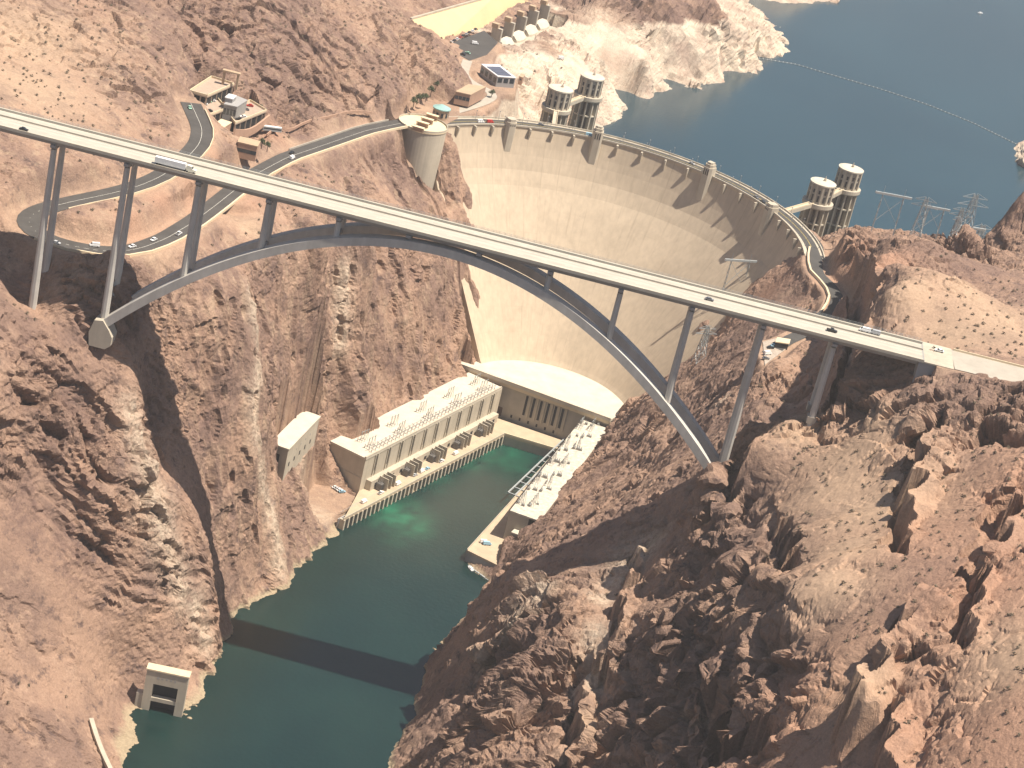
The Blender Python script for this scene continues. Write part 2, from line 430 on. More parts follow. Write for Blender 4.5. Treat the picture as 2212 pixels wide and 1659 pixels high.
# near Arizona ridge
PZ((1650, 910, 212), (1720, 892, 222), (1790, 930, 224), (1650, 1000, 206), (1750, 1050, 214), (1850, 1100, 222), (1700, 1150, 204), (1600, 1080, 186), (1540, 1080, 168), (1850, 950, 232), (1950, 1000, 240), (1800, 860, 238), (1930, 860, 252), (2000, 850, 260), (2060, 900, 262),
   (2000, 950, 250), (2000, 1080, 238), (2200, 900, 272), (2140, 812, 276), (2200, 1000, 268), (2100, 1100, 252), (2200, 1200, 258), (2000, 1200, 238), (1850, 1250, 222), (2120, 1190, 248),
   (1500, 1200, 154), (1450, 1300, 146), (1500, 1300, 160), (1400, 1400, 128), (1420, 1180, 138), (1600, 1250, 184), (1700, 1300, 204), (1600, 1400, 172), (1500, 1450, 142), (1400, 1550, 112), (1500, 1600, 128), (1600, 1550, 154), (1700, 1500, 186), (1800, 1400, 208), (1800, 1600, 186), (1950, 1350, 226), (1950, 1500, 216), (2080, 1350, 240), (2200, 1350, 252), (2200, 1500, 246), (2100, 1600, 232), (2200, 1650, 238), (1950, 1650, 204), (1400, 1655, 100), (1320, 1560, 92), (1330, 1450, 106))
W((281, -25, 278), (296, -26, 283), (320, -27, 287), (350, -28, 290), (380, -30, 292), (420, -30, 294)); W((300, -400, 250), (400, -200, 290), (450, -50, 290), (200, -400, 190), (100, -400, 80), (420, 100, 290))

CPA = np.array(CP)

def mq(a, b, c=6.0):
    d2 = (a[:, None, 0]-b[None, :, 0])**2 + (a[:, None, 1]-b[None, :, 1])**2
    return np.sqrt(d2+c*c)
_n = len(CPA)
_A = np.zeros((_n+3, _n+3))
_A[:_n, :_n] = mq(CPA, CPA) - 0.35*np.eye(_n)
_A[:_n, _n] = 1; _A[:_n, _n+1] = CPA[:, 0]/500; _A[:_n, _n+2] = CPA[:, 1]/500
_A[_n:, :_n] = _A[:_n, _n:].T
_w = np.linalg.solve(_A, np.r_[CPA[:, 2], 0, 0, 0])
def rbf(xy):
    out = np.empty(len(xy))
    for i in range(0, len(xy), 40000):
        q = xy[i:i+40000]
        out[i:i+40000] = mq(q, CPA) @ _w[:_n] + _w[_n] + _w[_n+1]*q[:, 0]/500 + _w[_n+2]*q[:, 1]/500
    return out

# regular base grid (4 m), smoothly interpolated
GX0, GY0, GS = -1100.0, -420.0, 4.0
GNX, GNY = 540, 780
_gx, _gy = np.meshgrid(GX0+GS*np.arange(GNX), GY0+GS*np.arange(GNY))
GZ = rbf(np.c_[_gx.ravel(), _gy.ravel()]).reshape(GNY, GNX)

def smooth_h(x, y):
    u = np.clip((np.asarray(x)-GX0)/GS, 1, GNX-3.001); v = np.clip((np.asarray(y)-GY0)/GS, 1, GNY-3.001)
    i = u.astype(int); j = v.astype(int); a = u-i; b = v-j
    def cub(t):
        return (-0.5*t+t*t-0.5*t**3, 1-2.5*t*t+1.5*t**3, 0.5*t+2*t*t-1.5*t**3, -0.5*t*t+0.5*t**3)
    ca, cb = cub(a), cub(b)
    o = 0
    for jj in range(4):
        row = 0
        for ii in range(4):
            row = row+ca[ii]*GZ[j+jj-1, i+ii-1]
        o = o+cb[jj]*row
    return o

def sstep(a, b, v):
    t = np.clip((v-a)/(b-a), 0, 1); return t*t*(3-2*t)
# sheer steps in the ground: (edge sighted along its brink, drop, how far the low side reaches)
def brink(*q): return np.array([at(*p) for p in q])
FAULTS = [
    (np.array([(211, -2, 246), (213, 12, 249), (216, 40, 253), (220, 80, 254), (225, 115, 250), (229, 160, 246), (231, 205, 240), (232, 250, 230)]), 52.0, 14.0),
    (brink((2050, 880, 264), (2030, 920, 261), (1992, 985, 254), (1985, 1075, 246), (1975, 1130, 242)), 22.0, 20.0),
    (brink((2212, 1050, 270), (2190, 1095, 267), (2145, 1190, 258), (2140, 1270, 253), (2120, 1320, 250)), 22.0, 24.0),
    (brink((2012, 1262, 244), (1940, 1345, 232), (1868, 1450, 222)), 14.0, 16.0),
    (brink((1945, 1500, 222), (1933, 1655, 214)), 16.0, 18.0),
    (brink((1285, 1420, 106), (1268, 1500, 98), (1246, 1590, 92)), 26.0, 18.0),
    (brink((1395, 1178, 134), (1362, 1282, 128), (1334, 1390, 120)), 15.0, 11.0),
    (brink((1560, 1430, 160), (1580, 1550, 148), (1598, 1657, 140)), 26.0, 22.0),
    (brink((1698, 1110, 206), (1718, 1195, 204)), 16.0, 18.0),
    (brink((1600, 1020, 196), (1560, 1090, 186)), 16.0, 14.0),
    (brink((1470, 1320, 150), (1490, 1420, 148)), 12.0, 14.0),
]
def base_h(x, y):
    x = np.asarray(x, float); y = np.asarray(y, float)
    z = smooth_h(x, y)
    for pl, drop, reach in FAULTS:
        m = (x > pl[:, 0].min()-reach-4) & (x < pl[:, 0].max()+reach+4) & (y > pl[:, 1].min()-reach-4) & (y < pl[:, 1].max()+reach+4)
        if not np.any(m): continue
        xm, ym, zm = x[m], y[m], z[m]
        best = np.full(xm.shape, 1e9); sd = np.zeros(xm.shape); zt = np.zeros(xm.shape); en = np.zeros(xm.shape)
        n = len(pl)-1
        for k in range(n):
            a, b = pl[k], pl[k+1]; d = b[:2]-a[:2]; L = math.hypot(*d)
            t = ((xm-a[0])*d[0]+(ym-a[1])*d[1])/(L*L); tc = np.clip(t, 0, 1)
            dd = np.hypot(xm-a[0]-tc*d[0], ym-a[1]-tc*d[1])
            # positive on the low side, which is the one towards smaller x
            sg = np.sign(-((xm-a[0])*d[1]-(ym-a[1])*d[0])*np.sign(d[1]))
            q = dd < best
            best[q] = dd[q]; sd[q] = (sg*dd)[q]; zt[q] = (a[2]+tc*(b[2]-a[2]))[q]
            over = np.maximum(0, -t*L if k == 0 else 0)+np.maximum(0, (t-1)*L if k == n-1 else 0)
            en[q] = np.broadcast_to(over, xm.shape)[q]
        jag = np.sin(xm*0.23+1.3*np.sin(ym*0.11))+0.8*np.sin(ym*0.31+1.1*np.sin(xm*0.17)+2)+0.6*np.sin(xm*0.61-ym*0.47+pl[0, 0])
        if drop < 45:
            sd = sd+2.6*jag
            zt = zt-2.5*np.abs(np.sin(ym*0.16+xm*0.09))
        fade = 1-sstep(0, 8 if drop > 45 else 22, en)
        low = zt-drop+0.9*np.maximum(sd-3, 0)**1.05*(drop/reach)
        low = np.minimum(zm, low)
        w_low = sstep(-0.4, 1.2, sd)*fade
        high = np.maximum(zm, zt-0.25*np.maximum(-sd, 0)*1.5)
        w_hi = (1-sstep(-0.4, 1.2, sd))*sstep(-reach, -reach*0.4, sd)*fade
        z[m] = zm+(low-zm)*w_low+(high-zm)*w_hi
    return z

def hit(px, py, t0=700.0, t1=3000.0):
    """first point of the land sighted in the direction (px, py)"""
    d = ray(px, py)
    ts = np.arange(t0, t1, 1.5)
    q = CAM+ts[:, None]*d
    below = q[:, 2] < base_h(q[:, 0], q[:, 1])
    k = int(np.argmax(below)) if below.any() else len(ts)-1
    return q[k]

# --- flattened ways and pads -------------------------------------------------
def poly_at(*pts): return np.array([at(*q) for q in pts])
def densify(pl, step=6.0, smooth=3):
    pl = np.array(pl, float)
    s = np.r_[0, np.cumsum(np.linalg.norm(np.diff(pl[:, :2], axis=0), axis=1))]
    n = max(2, int(s[-1]/step)+1)
    t = np.linspace(0, s[-1], n)
    q = np.c_[np.interp(t, s, pl[:, 0]), np.interp(t, s, pl[:, 1]), np.interp(t, s, pl[:, 2])]
    for _ in range(smooth):
        q[1:-1] = 0.25*q[:-2]+0.5*q[1:-1]+0.25*q[2:]
    return q

HWY = densify(poly_at((905, 262, 180), (865, 266, 181), (790, 282, 183.5), (700, 313, 187), (620, 340, 190), (560, 372, 192), (510, 408, 194), (470, 440, 195), (420, 478, 196.5), (360, 515, 198), (300, 538, 199), (240, 545, 200), (160, 533, 201.5), (95, 515, 203), (58, 487, 204.5),
                        (62, 463, 206), (105, 447, 207.5), (170, 432, 209), (240, 418, 210), (300, 402, 211), (350, 380, 212), (400, 345, 213), (432, 310, 214), (438, 280, 214.5), (425, 250, 215), (412, 222, 215.5)), 5.0)
AZRD = densify(poly_at((1742, 500, 179), (1768, 530, 179), (1762, 560, 179.3), (1765, 590, 180), (1795, 615, 180.5), (1812, 645, 181), (1800, 672, 181), (1775, 700, 181), (1730, 722, 181), (1690, 740, 181), (1660, 765, 180.5)), 5.0)
SPRD = densify(poly_at((962, 246, 180), (1000, 236, 180), (1045, 222, 180), (1068, 208, 180), (1055, 193, 180.5), (1020, 180, 181), (1000, 160, 181), (1010, 130, 181)), 5.0)
APPR = densify([(225, 0, 270.2), (262, 0, 270.3), (320, 0, 270.6), (420, 2, 271.5)], 8.0)
WAYS = [(HWY, 15.0, 9), (AZRD, 13.0, 7), (SPRD, 9.0, 8), (APPR, 26.0, 5)]
PADS = [  # polygon sighted at a height, feather
    (poly_at((1000, 120, 180.5), (1040, 108, 180.5), (1062, 85, 180.5), (1078, 92, 180.5), (1048, 140, 180.5), (1020, 150, 180.5)), 8),
    (poly_at((1036, 190, 180.5), (1040, 150, 180.5), (1112, 170, 180.5), (1108, 200, 180.5), (1060, 200, 180.5)), 8),
    (poly_at((885, 240, 180.5), (930, 215, 180.5), (985, 225, 180.5), (985, 250, 180.5), (905, 290, 180.5)), 6),
    (poly_at((1650, 735, 180.5), (1690, 730, 180.5), (1700, 750, 180.5), (1650, 785, 180.5)), 5),
    (poly_at((475, 455, 191), (560, 470, 188), (520, 480, 188), (480, 470, 191)), 5),
    (np.array([(-66, 165, 7.0), (-50, 160, 7.0), (-36, 200, 7.0), (-64, 203, 7.0)]), 5),
]
def seg_dist(x, y, pl):
    best = np.full(x.shape, 1e9); zz = np.zeros(x.shape)
    for a, b in zip(pl[:-1], pl[1:]):
        d = b[:2]-a[:2]; L2 = d @ d+1e-9
        t = np.clip(((x-a[0])*d[0]+(y-a[1])*d[1])/L2, 0, 1)
        dd = np.hypot(x-a[0]-t*d[0], y-a[1]-t*d[1])
        m = dd < best
        best[m] = dd[m]; zz[m] = (a[2]+t*(b[2]-a[2]))[m]
    return best, zz
def poly_dist(x, y, pg):
    """distance outside a polygon (0 inside)"""
    n = len(pg); ins = np.zeros(x.shape, bool)
    for i in range(n):
        a, b = pg[i], pg[(i+1) % n]
        c = ((a[1] > y) != (b[1] > y)) & (x < (b[0]-a[0])*(y-a[1])/(b[1]-a[1]+1e-12)+a[0])
        ins ^= c
    d, _ = seg_dist(x, y, np.vstack([pg, pg[:1]]))
    d[ins] = 0
    return d

# --- noise -------------------------------------------------------------------
_G = np.array([(1, 1, 0), (-1, 1, 0), (1, -1, 0), (-1, -1, 0), (1, 0, 1), (-1, 0, 1), (1, 0, -1), (-1, 0, -1), (0, 1, 1), (0, -1, 1), (0, 1, -1), (0, -1, -1), (1, 1, 0), (-1, 1, 0), (0, -1, 1), (0, -1, -1)], np.float32)
def _hash(i, j, k, s):
    h = (i*np.uint32(374761393) + j*np.uint32(668265263) + k*np.uint32(2147483647 & 1274126177) + np.uint32(s*97+13))
    h = (h ^ (h >> np.uint32(13)))*np.uint32(1274126177)
    return h ^ (h >> np.uint32(16))
def perlin(x, y, z, s=0):
    x = np.asarray(x, np.float32); y = np.asarray(y, np.float32); z = np.asarray(z, np.float32)
    fi, fj, fk = np.floor(x), np.floor(y), np.floor(z)
    i = fi.astype(np.int64).astype(np.uint32); j = fj.astype(np.int64).astype(np.uint32); k = fk.astype(np.int64).astype(np.uint32)
    a, b, c = x-fi, y-fj, z-fk
    u = a*a*a*(a*(a*6-15)+10); v = b*b*b*(b*(b*6-15)+10); w = c*c*c*(c*(c*6-15)+10)
    out = np.zeros(x.shape, np.float32)
    for di in (0, 1):
        for dj in (0, 1):
            for dk in (0, 1):
                g = _G[_hash(i+np.uint32(di), j+np.uint32(dj), k+np.uint32(dk), s) & np.uint32(15)]
                n = g[..., 0]*(a-di)+g[..., 1]*(b-dj)+g[..., 2]*(c-dk)
                out += n*(u if di else 1-u)*(v if dj else 1-v)*(w if dk else 1-w)
    return out
def cells(x, y, z, s=0):
    """nearest scattered point: distance, gap to the second, vector to it, three random numbers of its own"""
    fi, fj, fk = np.floor(x), np.floor(y), np.floor(z)
    i = fi.astype(np.int64).astype(np.uint32); j = fj.astype(np.int64).astype(np.uint32); k = fk.astype(np.int64).astype(np.uint32)
    a, b, c = (x-fi).astype(np.float32), (y-fj).astype(np.float32), (z-fk).astype(np.float32)
    d1 = np.full(x.shape, 9.0, np.float32); d2 = d1.copy(); hh = np.zeros(x.shape, np.uint32)
    vx = np.zeros(x.shape, np.float32); vy = vx.copy(); vz = vx.copy()
    for di in (-1, 0, 1):
        for dj in (-1, 0, 1):
            for dk in (-1, 0, 1):
                h = _hash(i+np.uint32(di & 0xffffffff), j+np.uint32(dj & 0xffffffff), k+np.uint32(dk & 0xffffffff), s)
                ex = a-di-(h & np.uint32(1023)).astype(np.float32)/1023
                ey = b-dj-((h >> np.uint32(10)) & np.uint32(1023)).astype(np.float32)/1023
                ez = c-dk-((h >> np.uint32(20)) & np.uint32(1023)).astype(np.float32)/1023
                d = ex*ex+ey*ey+ez*ez
                m = d < d1
                d2 = np.where(m, d1, np.minimum(d2, d)); d1 = np.where(m, d, d1)
                hh = np.where(m, h, hh); vx = np.where(m, ex, vx); vy = np.where(m, ey, vy); vz = np.where(m, ez, vz)
    g = hh*np.uint32(2654435761); g ^= g >> np.uint32(15); g2 = g*np.uint32(2246822519); g2 ^= g2 >> np.uint32(13); g3 = g2*np.uint32(3266489917); g3 ^= g3 >> np.uint32(16)
    f = lambda q: (q & np.uint32(65535)).astype(np.float32)/65535
    return np.sqrt(d1), np.sqrt(d2)-np.sqrt(d1), (vx, vy, vz), (f(g), f(g2), f(g3))
def facets(x, y, z, size, s, tilt=0.9, step=1.0, crack=0.25):
    """broken rock: every cell is a tilted slab with its own offset, cracks between; in metres for cells of the given size"""
    d, gap, v, r = cells(x/size, y/size, z/size, s)
    o = step*(r[0]-0.5)+tilt*((r[1]-0.5)*v[0]+(r[2]-0.5)*v[1]+(r[0]*r[1]*4 % 1-0.5)*v[2])
    return size*(o-crack*np.clip(1-gap/0.12, 0, 1)*0.5), r[0]
# ------------------------------------------------------------------ terrain mesh
def _spacing(segs):
    out = [segs[0][0]]
    for a, b, s0, s1 in segs:
        y = a
        while y < b-1e-6:
            y += s0+(s1-s0)*(y-a)/(b-a)
            out.append(min(y, b))
    return np.array(out)
YS = _spacing([(-372, -120, 1.1, 1.0), (-120, 420, 1.0, 1.05), (420, 700, 1.05, 2.2), (700, 1300, 2.2, 6), (1300, 2400, 6, 14)])
NC = 920
NR = len(YS)
XX = np.empty((NR, NC)); YY = np.repeat(YS[:, None], NC, 1)
for r, y in enumerate(YS):
    k = max(0.0, y-380)
    xa, xb = -345-0.22*k, 430+0.22*k
    xs = np.linspace(xa, xb, 1300)
    z = np.maximum(base_h(xs, np.full(xs.shape, y)), -12 if y < 400 else 100)
    # keep the columns evenly spaced along the ground, so that cliffs stay as finely divided as flats
    s = np.r_[0, np.cumsum(np.sqrt(np.diff(xs)**2+(0.75*np.diff(z))**2))]
    XX[r] = np.interp(np.linspace(0, s[-1], NC), s, xs)
for _ in range(6):                                           # even out neighbouring rows
    XX[1:-1] = 0.25*XX[:-2]+0.5*XX[1:-1]+0.25*XX[2:]
ZB = base_h(XX, YY)
_e = 2.0
_dx = (base_h(XX+_e, YY)-base_h(XX-_e, YY))/(2*_e); _dy = (base_h(XX, YY+_e)-base_h(XX, YY-_e))/(2*_e)
SL = np.hypot(_dx, _dy)
NN = np.stack([-_dx, -_dy, np.ones_like(_dx)], -1); NN /= np.linalg.norm(NN, axis=-1, keepdims=True)

def blob(pts, rad):
    """soft mask round a set of ground points (each found by sighting the ground)"""
    m = np.zeros(XX.shape)
    for q in pts:
        r = q[2] if len(q) > 2 else rad
        w = hit(q[0], q[1])
        d2 = (XX-w[0])**2+(YY-w[1])**2+(0.6*(ZB-w[2]))**2
        m = np.maximum(m, np.exp(-d2/(r*r)))
    return m
def line(pts, rad):
    q = []
    for a, b in zip(pts[:-1], pts[1:]):
        n = max(1, int(math.hypot(b[0]-a[0], b[1]-a[1])/25))
        for i in range(n): q.append((a[0]+(b[0]-a[0])*i/n, a[1]+(b[1]-a[1])*i/n))
    return blob(q+[pts[-1]], rad)

ways = np.full(XX.shape, 1e9); 
flat = np.zeros(XX.shape); zf = ZB.copy()
for pl, wdt, fe in WAYS:
    x0, x1 = pl[:, 0].min()-40, pl[:, 0].max()+40; y0, y1 = pl[:, 1].min()-40, pl[:, 1].max()+40
    m = (XX > x0) & (XX < x1) & (YY > y0) & (YY < y1)
    d, z = seg_dist(XX[m], YY[m], pl)
    w = 1-sstep(wdt/2+0.8, wdt/2+fe, d)
    if pl is APPR: w = w*(XX[m] > 247)
    zf[m] = zf[m]*(1-w)+(z-0.35)*w
    flat[m] = np.maximum(flat[m], w)
for pg, fe in PADS:
    x0, x1 = pg[:, 0].min()-40, pg[:, 0].max()+40; y0, y1 = pg[:, 1].min()-40, pg[:, 1].max()+40
    m = (XX > x0) & (XX < x1) & (YY > y0) & (YY < y1)
    w = 1-sstep(0.8, fe, poly_dist(XX[m], YY[m], pg))
    zf[m] = zf[m]*(1-w)+(pg[:, 2].mean()-0.35)*w
    flat[m] = np.maximum(flat[m], w)

# smooth ground: gravel benches, chutes, dusty slopes
smooth = blob([(1900, 1130, 55), (1800, 1060, 45), (1950, 1230, 38), (1840, 980, 30), (2050, 1150, 34), (1760, 1180, 30), (1790, 1260, 26), (1830, 1360, 26), (1860, 1450, 26), (1890, 1510, 28), (1760, 1640, 26), (2180, 1300, 34), (2190, 1420, 34), (2200, 1600, 40), (2120, 1020, 22), (1640, 985, 18), (1600, 1030, 14), (1830, 1180, 30), (1700, 1010, 22), (1760, 1000, 25), (2000, 1100, 30), (1960, 1300, 20), (1900, 1330, 18), (2180, 1500, 25), (1880, 1560, 22), (1920, 1620, 22), (2180, 1130, 20),
               (1290, 1420, 9), (1300, 1350, 9), (1270, 1500, 9), (1255, 1580, 9), (1330, 1290, 12), (1390, 1200, 13), (1360, 1230, 12),
               (2050, 750, 30), (2150, 740, 30), (1990, 680, 22), (2080, 690, 25), (1650, 640, 22), (1690, 660, 20), (1620, 700, 12),
               (540, 480, 14), (600, 470, 12), (300, 450, 20), (380, 430, 20), (250, 480, 14), (330, 560, 10), (470, 390, 12), (760, 290, 14), (650, 310, 10),
               (100, 170, 30), (80, 220, 25), (30, 1250, 24), (100, 1330, 22), (180, 1380, 18), (60, 1450, 22), (150, 1500, 18), (40, 1150, 18), (1850, 1400, 20), (1800, 1300, 20), (1100, 215, 12), (1250, 140, 20), (1330, 110, 25)], 20)
smooth = np.clip(np.maximum(smooth, flat), 0, 1)
farw = sstep(500, 1000, YY)

X, Y, Z = XX.astype(np.float32), YY.astype(np.float32), ZB.astype(np.float32)
nv = sstep(20, 45, Y)*sstep(10, -10, X)                      # Nevada wall
lf = sstep(8, -10, Y)*sstep(20, -40, X)                      # near left spur
rf = sstep(20, -12, Y)*sstep(60, 90, X)                      # near Arizona ridge
lake_side = sstep(520, 600, Y)
# big forms
wx = 6*perlin(X/40, Y/40, Z/40, 11); wy = 6*perlin(X/40, Y/40, Z/40, 12)
jx = 0.9*perlin(X/6, Y/6, Z/6, 13); jy = 0.9*perlin(X/6, Y/6, Z/6, 14); jz = 0.9*perlin(X/6, Y/6, Z/6, 15)
D = 3.0*perlin((X+wx)/46, (Y+wy)/46, Z/70, 1)
r1 = 1-np.abs(perlin((X+wx)/24, (Y+wy)/24, Z/40, 2))*2
D += 1.6*(r1-0.55)
# bedding frame: beds dip towards the river on the near left spur, the other way on the Arizona side
dip = np.where(X < 20, 0.62, -0.70)
U = X*np.cos(dip)-Z*np.sin(dip); V = X*np.sin(dip)+Z*np.cos(dip)
ustr = 1+1.6*lf+0.5*rf; vstr = 1-0.35*lf
zstr = 1/(1+1.3*nv)                                          # the Nevada wall breaks into upright slabs
fx, fy, fz = (U+jx)/ustr, (Y+jy)/(1+0.5*lf), (V+jz)*zstr/vstr
big, _ = facets(fx, fy, fz, 15.0, 21, 0.9, 0.55, 0.25)
mid, rm = facets(fx, fy, fz, 6.5, 22, 0.9, 0.55, 0.35)
sml, _ = facets(U+jx*0.5, Y+jy*0.5, V*zstr+jz*0.5, 2.9, 23, 0.9, 0.6, 0.4)
rough = blob([(1500, 1400, 45), (1560, 1320, 45), (1600, 1450, 45), (1650, 1560, 45), (1480, 1540, 40), (1700, 1400, 30), (1560, 1180, 30), (1500, 1620, 40), (1650, 1640, 40), (2000, 1420, 28), (2060, 1350, 24), (2000, 1520, 26), (2080, 1500, 25), (2100, 1600, 22), (1900, 930, 26), (1980, 950, 22), (1930, 1010, 22), (1850, 900, 20), (2120, 950, 25), (2180, 850, 25), (2150, 1200, 22), (2190, 1060, 22), (2050, 1040, 18), (1700, 1240, 20), (1560, 1060, 14), (1130, 1380, 30), (1060, 1520, 30), (1180, 1500, 24), (690, 345, 10), (750, 335, 10), (800, 318, 10), (840, 320, 10), (100, 800, 14), (200, 900, 14), (120, 940, 14), (230, 1000, 12), (60, 860, 14), (300, 1010, 10), (330, 1090, 10), (1840, 560, 26), (2060, 530, 26), (1790, 520, 18)], 30)
rough = np.clip(rough*(1-0.75*np.clip(smooth, 0, 1)), 0, 1)
rough = np.maximum(rough, 0.42*blob([(500, 60, 60), (600, 140, 60), (700, 80, 60), (620, 200, 40), (760, 160, 40), (850, 120, 34), (900, 90, 30), (560, 110, 40), (330, 190, 30), (380, 250, 24), (280, 180, 30), (420, 120, 30), (240, 60, 40), (120, 60, 30)], 40))
hill = sstep(186, 200, Z)*sstep(15, 40, Y)*sstep(40, -20, X)     # open Nevada hillside
az = sstep(60, 90, X)*sstep(15, 40, Y)
patch = sstep(-0.12, 0.28, perlin((X+wx)/60, (Y+wy)/60, Z/60, 51))   # broken ground comes in patches
ka = 0.12+0.38*patch+0.30*lf*patch+0.10*rf+1.15*rough
ka = ka*(1-0.45*nv*(1-hill))*(1-0.25*hill)
D += ka*(np.where(rough > 0.3, 1.05, 0.75)*big+0.95*mid)+(0.22+0.4*np.clip(ka, 0, 1))*(1-0.4*nv)*sml
# upright ribs and gashes on the Nevada wall
q = (Y*0.9+X*0.45+jx*1.5)
rib = 1-np.abs(perlin(q/13, Z/75, X/60, 61))*2
rib2 = 1-np.abs(perlin(q/5.5, Z/34, X/40, 62))*2
D += nv*(1-hill)*sstep(0.5, 1.2, SL)*(2.6*(rib-0.6)+1.0*(rib2-0.6))
gash = sstep(0.33, 0.5, perlin(q/7, Z/16, X/20, 63))
D -= nv*(1-hill)*2.4*gash
# ledges of the near left spur
lv = (V+0.8*jx+4.5*(rm-0.5))/6.0; lf_ = lv-np.floor(lv); lstep = sstep(0.0, 0.8, lf_)-lf_**5
lmask = lf*sstep(0.35, 0.8, SL)*sstep(-0.05, 0.3, perlin(X/30, Y/30, Z/22, 64))
D += 3.4*lmask*(lstep-0.5)
D += rough*4.0*perlin(X/20, Y/20, Z/20, 31)
D += 0.35*perlin(X/2.2, Y/2.2, Z/2.2, 5)
amp = (1-0.93*smooth)*(1+0.5*farw)
amp = amp*(1-0.99*flat)
amp *= np.where(ZB < -4, 0.2, 1)
D = D*amp + 0.22*smooth*(1-flat)*perlin(X/3.0, Y/3.0, Z/3.0, 9)
PX = XX+NN[..., 0]*D; PY = YY+NN[..., 1]*D; PZ_ = zf+NN[..., 2]*D
fl = flat > 0.55
PX[fl] = XX[fl]; PY[fl] = YY[fl]
# keep the ground out of the works: nothing above these floors inside their footprints
def press(poly, zmax):
    pg = np.array(poly, float)
    m = (XX > pg[:, 0].min()-2) & (XX < pg[:, 0].max()+2) & (YY > pg[:, 1].min()-2) & (YY < pg[:, 1].max()+2)
    pgz = np.c_[pg, np.zeros(len(pg))]
    ins = np.zeros(XX.shape, bool)
    ins[m] = poly_dist(PX[m], PY[m], pgz) <= 0.5
    PZ_[ins] = np.minimum(PZ_[ins], zmax)
# colour attributes ------------------------------------------------------------
pale = line([(545, 650), (558, 760), (545, 860), (556, 960), (585, 1080), (600, 1180), (600, 1220)], 6.5)
pale = np.maximum(pale, 0.95*line([(745, 590), (738, 660), (735, 740)], 6))
pale = np.maximum(pale, 0.6*line([(655, 1000), (670, 1060), (690, 1120)], 9))
pale = np.maximum(pale, 0.9*blob([(300, 950, 10), (310, 1010, 12), (330, 1080, 14), (345, 1140, 12), (370, 1200, 10), (390, 1270, 9), (280, 900, 8), (420, 1320, 7), (440, 1380, 7)], 10))
pale = np.maximum(pale, 0.9*blob([(1370, 1200, 15), (1395, 1185, 12), (1330, 1260, 10), (1120, 1340, 8), (1170, 1290, 9), (1090, 1310, 7), (1040, 1440, 7), (1290, 1380, 9), (1300, 1300, 10), (1275, 1470, 8)], 10))
pale = np.maximum(pale, blob([(2110, 490, 14), (2140, 470, 12), (2200, 320, 30), (1560, 870, 5)], 12))
pale = np.maximum(pale, 0.8*blob([(1300, 40, 20), (1200, 150, 22), (1150, 200, 20), (1350, 90, 22)], 20))
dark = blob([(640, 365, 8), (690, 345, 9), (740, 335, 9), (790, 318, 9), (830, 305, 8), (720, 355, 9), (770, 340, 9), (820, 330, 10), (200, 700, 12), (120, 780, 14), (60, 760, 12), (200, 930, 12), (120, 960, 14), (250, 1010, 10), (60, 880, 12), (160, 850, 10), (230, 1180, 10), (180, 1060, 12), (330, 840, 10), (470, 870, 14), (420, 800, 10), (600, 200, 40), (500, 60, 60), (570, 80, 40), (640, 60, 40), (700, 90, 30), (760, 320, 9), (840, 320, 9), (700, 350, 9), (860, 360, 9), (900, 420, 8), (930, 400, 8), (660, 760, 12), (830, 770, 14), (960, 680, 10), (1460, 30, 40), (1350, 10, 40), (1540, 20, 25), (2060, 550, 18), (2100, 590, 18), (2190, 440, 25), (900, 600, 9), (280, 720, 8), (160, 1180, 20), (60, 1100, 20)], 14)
red = blob([(1750, 1650, 60), (2180, 1050, 40), (2150, 1250, 40), (2100, 1600, 50), (2200, 1500, 40), (2000, 1550, 50), (1830, 560, 20), (1900, 560, 22), (1650, 640, 20), (600, 290, 12), (520, 420, 14), (420, 420, 16), (450, 345, 10), (380, 480, 12), (350, 430, 12), (300, 490, 12), (2000, 1150, 30)], 24)
tan = blob([(1840, 980, 24), (1790, 1260, 20), (1860, 1450, 20), (2190, 1420, 24), (2050, 720, 30), (2150, 690, 40), (1980, 640, 22), (2100, 640, 30), (1900, 1100, 34), (1820, 1050, 26), (1720, 930, 14), (1870, 930, 14), (330, 555, 8), (540, 490, 12), (730, 290, 14), (640, 310, 10), (60, 180, 40), (40, 80, 50), (450, 320, 6), (1240, 120, 24), (1310, 130, 30), (1180, 160, 20), (920, 215, 10), (1290, 1420, 9), (1265, 1560, 9), (1180, 205, 16), (1840, 1180, 20)], 20)
tan = np.maximum(tan, 0.45*flat)

def grid_obj(name, me_mats, keep):
    me = bpy.data.meshes.new(name)
    idx = np.arange(NR*NC).reshape(NR, NC)
    a, b, c, d = idx[:-1, :-1], idx[:-1, 1:], idx[1:, 1:], idx[1:, :-1]
    q = np.stack([a, b, c, d], -1)[keep]
    nf = len(q)
    used, inv = np.unique(q.ravel(), return_inverse=True)
    co = np.stack([PX.ravel()[used], PY.ravel()[used], PZ_.ravel()[used]], -1).astype(np.float32)
    me.vertices.add(len(used)); me.vertices.foreach_set('co', co.ravel())
    me.loops.add(nf*4); me.loops.foreach_set('vertex_index', inv.astype(np.int32))
    me.polygons.add(nf); me.polygons.foreach_set('loop_start', np.arange(0, nf*4, 4, dtype=np.int32)); me.polygons.foreach_set('loop_total', np.full(nf, 4, np.int32))
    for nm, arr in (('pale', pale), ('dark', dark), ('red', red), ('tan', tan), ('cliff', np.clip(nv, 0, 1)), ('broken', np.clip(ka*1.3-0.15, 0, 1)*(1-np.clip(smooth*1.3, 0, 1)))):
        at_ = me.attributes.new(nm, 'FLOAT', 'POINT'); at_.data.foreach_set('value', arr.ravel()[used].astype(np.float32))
    me.update(calc_edges=True)
    me.polygons.foreach_set('use_smooth', [False]*nf)
    for m in me_mats: me.materials.append(m)
    o = bpy.data.objects.new(name, me); COL.objects.link(o)
    WLOC[o.name] = np.zeros(3)
    return o

